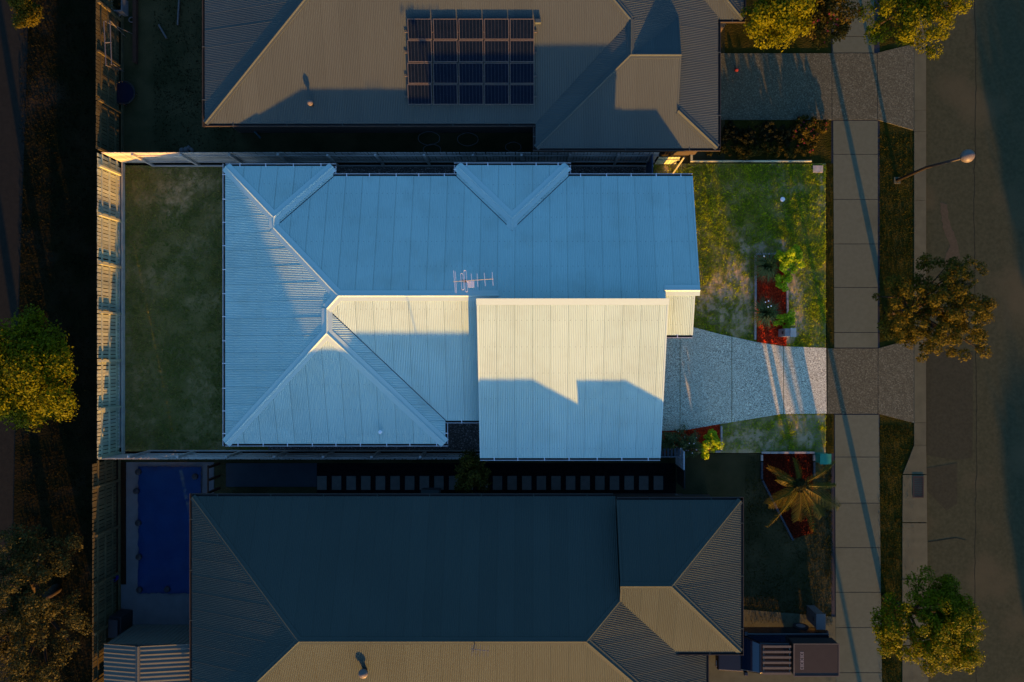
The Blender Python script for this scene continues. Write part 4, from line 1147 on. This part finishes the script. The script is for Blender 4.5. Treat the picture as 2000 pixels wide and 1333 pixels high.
# ------------------------------------------------------------------ southern neighbour's house
KB = .397
sh = thing('house', 'southern neighbour house with dimmed brown hipped roof', 'house', (-3, -12, 0))
S_N = (0, -KB, 2.9 - KB * 6.38); S_W = (KB, 0, 2.9 + KB * 15.16); S_S = (0, KB, 2.9 + KB * 17.42); S_E = (-KB, 0, 5.09 + KB * 2.22)
T_N = (0, -KB, 3.5 - KB * 6.41); T_S = (0, KB, 4.81 + KB * 9.72); T_E = (-KB, 0, 3.5 + KB * 9.1)
splanes = [
    (S_N, [(-15.16, -6.38), (3.69, -6.38), (3.69, -10.43), (2.22, -11.9), (-9.64, -11.9)], 'x'),
    (S_W, [(-15.16, -6.38), (-9.64, -11.9), (-15.16, -17.42)], 'y'),
    (S_S, [(-9.64, -11.9), (2.22, -11.9), (7.74, -17.42), (-15.16, -17.42)], 'x'),
    (S_E, [(2.22, -11.9), (3.69, -10.43), (6.27, -13.07), (7.74, -13.07), (7.74, -17.42)], 'y'),
    (T_N, [(3.69, -6.41), (9.1, -6.41), (5.79, -9.72), (3.69, -9.72)], 'x'),
    (T_S, [(3.69, -9.72), (5.79, -9.72), (9.1, -13.07), (6.27, -13.07), (3.69, -10.49)], 'x'),
    (T_E, [(9.1, -6.41), (9.1, -13.07), (5.79, -9.72)], 'y'),
]
sroof = deck([(p, q) for p, q, a in splanes], sh, M_gutN)
for p, q, a in splanes:
    sheets(p, q, a, sroof, M_roofS, amp=.010, lap=.002, gap=.0012)
D_ = lambda a, b, pa, pb, **k: cap(a, b, pa, pb, sroof, M_roofS, w=.15, **k)
D_((-15.14, -6.40), (-9.64, -11.9), S_N, S_W, name='hip_cap'); D_((-9.64, -11.9), (2.22, -11.9), S_N, S_S); D_((2.22, -11.9), (3.69, -10.43), S_N, S_E, name='hip_cap')
D_((2.22, -11.9), (7.72, -17.4), S_E, S_S, name='hip_cap'); D_((-15.14, -17.4), (-9.64, -11.9), S_W, S_S, name='hip_cap')
D_((3.66, -9.72), (5.79, -9.72), T_N, T_S); D_((9.08, -6.43), (5.79, -9.72), T_E, T_N, name='hip_cap'); D_((9.08, -13.05), (5.79, -9.72), T_S, T_E, name='hip_cap')
barge((3.69, -6.41), (3.69, -9.72), T_N, sroof, (-1, 0), M_roofS); barge((3.69, -9.72), (3.69, -10.49), T_S, sroof, (-1, 0), M_roofS)
H_ = lambda a, b, z, o: gutter(a, b, z, o, sh, M_gutN, M_roofS, step=2.2)
H_((-15.16, -6.38), (3.6, -6.38), 2.9, (0, 1)); H_((-15.16, -17.5), (-15.16, -6.26), 2.9, (-1, 0)); H_((3.69, -6.41), (9.2, -6.41), 3.5, (0, 1)); H_((9.1, -6.3), (9.1, -13.2), 3.5, (1, 0)); H_((6.27, -13.07), (9.2, -13.07), 3.5, (0, -1)); H_((7.74, -13.2), (7.74, -17.42), 2.9, (1, 0))
m = MB(); m.box(-14.7, 7.3, -17.0, -6.85, 0, 2.6)
mk('wall', m, M_wallN, sh)
mk('wall', MB().profx([(-6.9, 0), (-6.9, 3.3), (-9.72, 4.5), (-12.6, 3.3), (-12.6, 0)], 3.8, 5.0).box(5.0, 8.6, -12.6, -6.9, 0, 3.25), M_wallN, sh)
x, y, _ = W(711, 1313, 4.7); zb = zf(S_S)(x, y)
rv = mk('roof_vent', MB().tube([(x, y, zb - .03), (x, y, zb + .3)], .1, 14), M_gutN, sh)
mk('vent_cowl', MB().lathe([(.10, .22), (.19, .28), (.2, .36), (.12, .45), (.03, .48)], (x, y, zb), 16), M_lamp, rv)
x, y, _ = W(927, 1258, 5.1); zb = 5.05
an2 = thing('tv_antenna', 'small television antenna on the southern neighbour ridge', 'antenna', (x, y, zb))
mk('mast', MB().tube([(x, y, zb - .05), (x, y, zb + .8)], .018, 6), M_wire, an2)
mk('boom', MB().tube([(x - .1, y + .1, zb + .75), (x + .65, y + .02, zb + .78)], .012, 6), M_wire, an2)
for k in range(5): mk('element', MB().tube([(x - .05 + k * .16, y - .2, zb + .78), (x - .03 + k * .16, y + .26, zb + .78)], .008, 5), M_wire, an2)

# garden shed
zE_ = 2.25
sx0, sx1 = W(203, 0, zE_)[0], W(371, 0, zE_)[0]; sy1 = W(0, 1258, zE_)[1]; sy0 = sy1 - 4.6; sxm = (sx0 + sx1) / 2 - .25
shd = thing('garden_shed', 'cream ribbed garden shed below the pool', 'shed', ((sx0 + sx1) / 2, sy1, 0))
ks = .16
A1 = (ks, 0, zE_ - ks * sx0); zr_ = zE_ + ks * (sxm - sx0); ke = (zr_ - zE_) / (sx1 - sxm); A2 = (-ke, 0, zr_ + ke * sxm)
mk('wall', MB().box(sx0 + .05, sx1 - .05, sy0 + .05, sy1 - .03, 0, zE_ - .03), M_shed, shd)
srf = deck([(A1, [(sx0, sy0), (sxm, sy0), (sxm, sy1), (sx0, sy1)]), (A2, [(sxm, sy0), (sx1, sy0), (sx1, sy1), (sxm, sy1)])], shd, M_gutN, .015, .02)
for p, q in ((A1, [(sx0, sy0), (sxm, sy0), (sxm, sy1), (sx0, sy1)]), (A2, [(sxm, sy0), (sx1, sy0), (sx1, sy1), (sxm, sy1)])):
    sheets(p, q, 'y', srf, M_shed, width=.8, amp=.010, per=.2)
cap((sxm, sy0), (sxm, sy1), A1, A2, srf, M_shed, w=.1)
# ribs on the shed's northern wall
for i in range(18):
    xx = sx0 + .1 + i * (sx1 - sx0 - .2) / 17
    mk('wall_rib', MB().box(xx - .02, xx + .02, sy1 - .028, sy1 - .01, .02, zE_ - .05), M_shed, shd)

# pool, paving and weights
PX0, PX1 = W(272, 0)[0], W(395, 0)[0]; PY1, PY0 = W(0, 911)[1], W(0, 1158)[1]
sheet('pool_paving', plan([(247, 903), (418, 903), (418, 975), (380, 975), (380, 1220), (236, 1220), (236, 1142), (247, 1142)]), .02, M_pave, .1)
pool = thing('swimming_pool', 'swimming pool under a blue cover beside the rear fence', 'pool', ((PX0 + PX1) / 2, (PY0 + PY1) / 2, .02))
nx, ny = 28, 52
g = MB(); V = []
for j in range(ny + 1):
    for i in range(nx + 1):
        x = PX0 + (PX1 - PX0) * i / nx; y = PY0 + (PY1 - PY0) * j / ny
        ed = min(i, nx - i, j, ny - j)
        z = .125 + .014 * math.sin(x * 5 + y * 2) + .012 * math.sin(x * 2.3 - y * 4.1) + rng.normal(0, .010) + (.02 * math.sin(x * 9) * math.sin(y * 8) if ed < 4 else 0) - (.03 if ed == 0 else 0) - .035 * min(1, max(0, ed - 3) / 4)
        if ed == 0: x += rng.normal(0, .015); y += rng.normal(0, .015)
        V.append((x, y, z))
g.add(V, [(j * (nx + 1) + i, j * (nx + 1) + i + 1, (j + 1) * (nx + 1) + i + 1, (j + 1) * (nx + 1) + i) for j in range(ny) for i in range(nx)])
mk('cover', g, M_pool, pool, smooth=True)
mk('coping', MB().box(PX0 - .12, PX0 - .02, PY0, PY1, .0, .03).box(PX0 - .12, PX1 + .12, PY0 - .12, PY0 - .02, .0, .032), M_pave, pool)
for i, (u, v, lab) in enumerate(((274, 921, 'black weight on the top left corner of the pool cover'), (270, 958, 'black weight on the left pool edge, second from the top'), (274, 1020, 'black weight halfway down the left pool edge'),
        (275, 1086, 'black weight on the left pool edge, second from the bottom'), (276, 1150, 'black weight on the bottom left corner of the pool cover'), (330, 1149, 'black weight on the bottom edge of the pool cover'), (384, 930, 'black weight on the top right corner of the pool cover'))):
    x, y, _ = W(u, v)
    tag(mk('cover_weight', MB().lathe([(.10, .10), (.15, .15), (.14, .22), (.05, .25)], (x, y, 0), 14), M_black, None, (x, y, 0)), lab, 'weight', 'weights on the pool cover')
sheet('planting_strip', plan([(219, 903), (246, 903), (246, 1141), (219, 1141)]), .03, mat('dark_bark_soil', (.012, .007, .004), (.02, .011, .006), 3, rough=1, spec=.02), .1)
x, y, _ = W(230, 1126)
bk = thing('bucket', 'blue plastic bucket in the corner by the fence', 'bucket', (x, y, .03))
mk('tub', MB().lathe([(.13, .03), (.17, .36), (.155, .36), (.12, .06)], (x, y, 0), 16), M_blueb, bk)
mk('handle', MB().tube([(x - .17, y, .34), (x - .1, y - .02, .46), (x + .1, y - .02, .46), (x + .17, y, .34)], .012, 6), M_blueb, bk)
x, y, _ = W(248, 1209)
bb = thing('barbecue', 'dark covered barbecue by the garden shed', 'barbecue', (x, y, .02))
mk('cover', MB().prism([(x - .28, y - .55), (x + .28, y - .5), (x + .3, y + .45), (x - .26, y + .5)], .02, .95), M_black, bb)
mk('lid', MB().prism([(x - .22, y - .45), (x + .22, y - .42), (x + .22, y + .36), (x - .2, y + .4)], .955, 1.12), M_black, bb)

# side slab, pavers, bench
sheet('side_slab', plan([(442, 905), (619, 905), (619, 951), (442, 951)]), .03, M_slabN, .1)
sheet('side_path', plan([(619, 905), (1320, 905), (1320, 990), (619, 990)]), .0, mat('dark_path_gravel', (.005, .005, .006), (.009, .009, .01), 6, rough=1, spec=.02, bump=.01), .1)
src = None
names_p = []
sp_t = tag(mk('stepping_path', MB().prism(plan([(620, 929), (1300, 929), (1300, 958), (620, 958)]), -.02, .004), MATS['dark_path_gravel']), kind='structure')
for i in range(24):
    u = 620 + i * 28.55
    x0_, y1_, _ = W(u, 930); x1_, y0_, _ = W(u + 18.2, 957)
    mk('paver', MB().box(x0_, x1_, y0_, y1_, .0, .035 + rng.uniform(-.006, .006)), M_paver, sp_t)
x0_, y1_, _ = W(822, 958, .7); x1_, y0_, _ = W(858, 967, .7)
ac = thing('air_conditioner', 'grey air conditioner unit under the southern eave', 'air conditioner', (x0_, y0_, 0))
mk('casing', MB().box(x0_, x1_, y0_ - .1, y1_, .08, .7), M_roofN, ac)
for dx in (.06, .7): mk('foot', MB().box(x0_ + dx, x0_ + dx + .1, y0_ - .08, y1_ - .02, 0, .078), M_black, ac)
t = thing('garden_rail', 'dark timber rail between the pool and side slab', 'rail', (W(428, 930)[0], W(428, 930)[1], 0))
xr = W(428, 0)[0]
for v in (906, 930, 954): mk('post', MB().box(xr - .05, xr + .05, W(0, v)[1] - .05, W(0, v)[1] + .05, 0, 1.1), M_rust, t)
mk('top_rail', MB().box(xr - .03, xr + .03, W(0, 958)[1], W(0, 902)[1], 1.102, 1.16), M_rust, t)

# southern front: driveway, letterbox, utility truck
sheet('southern_driveway', plan([(1440, 1190), (1640, 1206), (1640, 1500), (1380, 1500), (1380, 1190)]), .01, M_kerb, .1)
x, y, _ = W(1583, 1196)
lb2 = thing('letterbox', 'pale rendered letterbox pillar by the southern driveway', 'letterbox', (x, y, 0))
mk('pillar', MB().box(x - .19, x + .19, y - .34, y + .34, 0, 1.15), M_pvc, lb2)
mk('cap', MB().box(x - .22, x + .22, y - .37, y + .37, 1.152, 1.2), M_pvc, lb2)
mk('slot', MB().box(x - .205, x - .192, y - .1, y + .1, .75, .85), M_black, lb2)

ute = thing('utility_truck', 'black utility truck with roof rack and covered tray in the southern driveway', 'truck', (11.6, -14.15, 0))
yc = -14.13
body = [(8.75, .62), (8.78, .98), (9.75, 1.12), (10.55, 1.18), (14.0, 1.16), (14.05, .55), (13.6, .35), (9.0, .35)]
def profy(pts, y0_, y1_, tap=0):
    g = MB(); n = len(pts)
    g.add([(x, y0_, z) for x, z in pts] + [(x, y1_, z) for x, z in pts], [tuple(range(n)), tuple(range(2 * n - 1, n - 1, -1))] + [(i, n + i, n + (i + 1) % n, (i + 1) % n) for i in range(n)])
    return g
def bevel(o, w=.06, s=3):
    b = o.modifiers.new('bevel', 'BEVEL'); b.width = w; b.segments = s; b.limit_method = 'ANGLE'; return o
bevel(mk('body', profy(body, yc - .92, yc + .92), M_car, ute), .07)
g = MB()
cab = [(9.78, 1.1), (10.55, 1.72), (11.9, 1.76), (12.05, 1.1)]
n = 4
g.add([(x, yc - .84 + (z - 1.1) * .22, z) for x, z in cab] + [(x, yc + .84 - (z - 1.1) * .22, z) for x, z in cab], [tuple(range(n)), tuple(range(2 * n - 1, n - 1, -1))] + [(i, n + i, n + (i + 1) % n, (i + 1) % n) for i in range(n)])
bevel(mk('cab', g, M_car, ute), .05)
def quad(a, b, c, d): 
    g = MB(); g.add([a, b, c, d], [(0, 1, 2, 3)]); return g
mk('windscreen', quad((9.84, yc - .76, 1.165), (9.84, yc + .76, 1.165), (10.5, yc + .66, 1.695), (10.5, yc - .66, 1.695)), M_cgl, ute)
for sg in (-1, 1):
    mk('side_window', quad((10.0, yc + sg * .845, 1.2), (11.9, yc + sg * .845, 1.2), (11.75, yc + sg * .725, 1.66), (10.5, yc + sg * .725, 1.66)), M_cgl, ute)
    bevel(mk('mirror', MB().box(9.95, 10.12, yc + sg * .95 - .09, yc + sg * .95 + .09, 1.1, 1.28), M_car, ute), .03)
    mk('headlight', MB().box(8.735, 8.77, yc + sg * .65 - .16, yc + sg * .65 + .16, .72, .88), M_print, ute)
    for xw in (9.55, 12.95):
        w_ = mk('wheel', MB().tube([(xw, yc + sg * .74, .36), (xw, yc + sg * .96, .36)], .36, 20), M_tyre, ute)
        mk('rim', MB().tube([(xw, yc + sg * .961, .36), (xw, yc + sg * .968, .36)], .22, 16), M_wire, w_)
rk = mk('roof_rack', MB().bar((10.65, yc - .66, 1.86), (10.65, yc + .66, 1.86), .04, .04).bar((11.85, yc - .66, 1.86), (11.85, yc + .66, 1.86), .04, .04), M_rack, ute)
for k in range(6):
    yy = yc - .62 + k * .248
    mk('rack_slat', MB().box(10.6, 11.9, yy - .05, yy + .05, 1.885, 1.91), M_rack, rk)
cn = bevel(mk('tray_cover', MB().box(12.02, 14.1, yc - .72, yc + .74, 1.17, 1.92), M_canopy, ute), .03)
g = MB()
for xa, xb, ya, yb in ((12.0, 14.12, yc - .75, yc - .71), (12.0, 14.12, yc + .73, yc + .77), (12.0, 12.05, yc - .709, yc + .729), (14.07, 14.12, yc - .709, yc + .729)): g.box(xa, xb, ya, yb, 1.90, 1.935)
mk('cover_trim', g, M_rack, cn)
g = MB(); yy = yc - .42
for k, wl in enumerate((.09, .075, .085, .06, .09, .075, .085, .07)):
    g.box(12.32, 12.35, yy, yy + wl, 1.921, 1.924); g.box(12.44, 12.47, yy, yy + wl, 1.921, 1.924)
    g.box(12.35, 12.44, yy, yy + .028, 1.921, 1.924)
    if k % 2: g.box(12.35, 12.44, yy + wl - .028, yy + wl, 1.921, 1.924)
    yy += wl + .025
mk('cover_lettering', g, M_print, cn)
bevel(mk('bumper', MB().box(14.05, 14.2, yc - .8, yc + .8, .42, .62), M_car, ute), .04)

# ------------------------------------------------------------------ street lamp
lx, ly, _ = W(1752, 353)
tx, ty, _ = W(1888, 306, 4.9)
sl = thing('street_lamp', 'dark street lamp pole with round pale head beside the footpath', 'street lamp', (lx, ly, 0))
mk('pole', MB().tube([(lx, ly, 0), (lx + (tx - lx) * .1, ly + (ty - ly) * .1, 2.4), (tx, ty, 4.75)], [.085, .07, .05], 10), M_pole, sl, smooth=True)
mk('base_plate', MB().box(lx - .16, lx + .16, ly - .16, ly + .16, 0, .03), M_kerb, sl)
mk('lamp_head', MB().lathe([(.06, -.3), (.2, -.22), (.27, -.06), (.27, 0), (.24, .09), (.15, .17), (.05, .21)], (tx, ty, 4.98), 24), M_lamp, sl, smooth=True)

# ------------------------------------------------------------------ odds and ends in the northern yard
x, y, _ = W(240, 18)
pl_ = thing('planter', 'rectangular pale framed planter with greenery near the top rear fence', 'planter', (x, y, 0))
for xa, xb, ya, yb in ((-.27, .27, .3, .36), (-.27, .27, -.36, -.3), (-.27, -.21, -.3, .3), (.21, .27, -.3, .3)): mk('side_board', MB().box(x + xa, x + xb, y + ya, y + yb, 0, .5), M_wire, pl_)
V, ti = leafcloud([(x, y, .45)], [.24], 400, .05); tris('foliage', V, M_leafK, pl_, n=4, vec=ti)
sw = thing('swing_frame', 'pale tubular swing frame standing against the rear fence', 'swing', (W(225, 85)[0], W(225, 85)[1], 0))
za_ = 1.75
for (ua, va, ub, vb) in ((205, 42, 258, 66), (215, 41, 245, 72), (207, 128, 242, 140), (222, 126, 240, 138)):
    mk('leg', MB().tube([W(ua, va, za_), W(ub, vb, .02)], .022, 8), M_pvc, sw)
mk('top_bar', MB().tube([W(215, 41, za_), W(218, 127, za_)], .025, 8), M_pvc, sw)
mk('back_bar', MB().tube([W(203, 43, za_), W(207, 128, za_)], .025, 8), M_pvc, sw)
mk('cross_bar', MB().tube([W(204, 84, za_), W(218, 83, za_)], .02, 8), M_pvc, sw)
t = thing('rusty_beam', 'long rusty steel beam lying along the northern yard bed', 'beam', (W(268, 60)[0], W(268, 60)[1], 0))
mk('web', MB().box(W(266, 0)[0], W(270, 0)[0], W(0, 126)[1], W(0, -60)[1], 0, .22), M_rust, t)
mk('flange', MB().box(W(264.5, 0)[0], W(271.5, 0)[0], W(0, 126)[1], W(0, -60)[1], .222, .24), M_rust, t)
for ua, va, ub, vb, lab in ((310, 49, 325, 75, 'short pale pipe lying on the northern lawn'), (350, 0, 347, 49, 'long white pipe lying on the northern lawn near the roof')):
    a, b = W(ua, va, .06), W(ub, vb, .06)
    tag(mk('pipe', MB().tube([a, b], .045, 10), M_pvc, None, (a[0], a[1], 0)), lab, 'pipe')
x, y, _ = W(248, 186)
tr = thing('trampoline', 'small round dark trampoline by the northern rear fence', 'trampoline', (x, y, 0))
mk('mat', MB().lathe([(.50, .3), (.50, .31)], (x, y, 0), 24), mat('dark_blue_mat', (.006, .007, .016), rough=.9, spec=.05), tr)
mk('rim', MB().tube([(x + .55 * math.cos(k * math.pi / 12), y + .55 * math.sin(k * math.pi / 12), .3) for k in range(25)], .03, 6, caps=False), M_black, tr)
for k in range(4): mk('leg', MB().tube([(x + .52 * math.cos(k * 1.571), y + .52 * math.sin(k * 1.571), 0), (x + .55 * math.cos(k * 1.571), y + .55 * math.sin(k * 1.571), .28)], .02, 6), M_black, tr)
x, y, _ = W(258, 40)
tag(mk('ring', MB().tube([(x + .12 * math.cos(k * math.pi / 8), y + .12 * math.sin(k * math.pi / 8), .05) for k in range(17)], .03, 6, caps=False), M_pvc, None, (x, y, 0)), 'small pale ring lying below the planter', 'ring')
a, b = W(489, 248, .3), W(509, 270, .02)
tag(mk('downpipe', MB().tube([a, b], .045, 10), M_teal, None, (a[0], a[1], 0)), 'teal pipe leaning out from the northern eave', 'pipe')
x, y, _ = W(368, 291)
rk_ = MB()
for k in range(5):
    cx_, cy_ = x + rng.uniform(-.3, .3), y + rng.uniform(-.1, .1); rr = rng.uniform(.08, .15)
    rk_.lathe([(rr, 0), (rr * 1.1, rr * .4), (rr * .6, rr)], (cx_, cy_, 0), 8)
tag(mk('rubble_heap', rk_, M_pvc, None, (x, y, 0)), 'heap of pale stones by the northern fence', 'stones')
for u, v, r_, lab in ((840, 275, .52, 'leftmost wire hoop on the northern side path'), (846, 297, .42, 'wire hoop touching the fence below the leftmost hoop'), (915, 277, .5, 'wire hoop right of centre on the northern side path'), (1003, 292, .38, 'wire hoop nearest the northern wing')):
    x, y, _ = W(u, v)
    tag(mk('wire_hoop', MB().tube([(x + r_ * math.cos(k * math.pi / 16), y + r_ * .62 * math.sin(k * math.pi / 16), .35 + .03 * math.sin(k)) for k in range(33)], .014, 6, caps=False), M_wire, None, (x, y, .3)), lab, 'hoop', 'wire hoops on the northern side path')
for u, v, lab in ((1338, 139, 'x'),):
    x, y, _ = W(1437, 139)
    tag(mk('toy_ball', MB().lathe([(.02, 0), (.08, .03), (.1, .1), (.08, .17), (.02, .2)], (x, y, .02), 12), M_red, None, (x, y, .02)), 'small red ball on the northern driveway', 'ball')
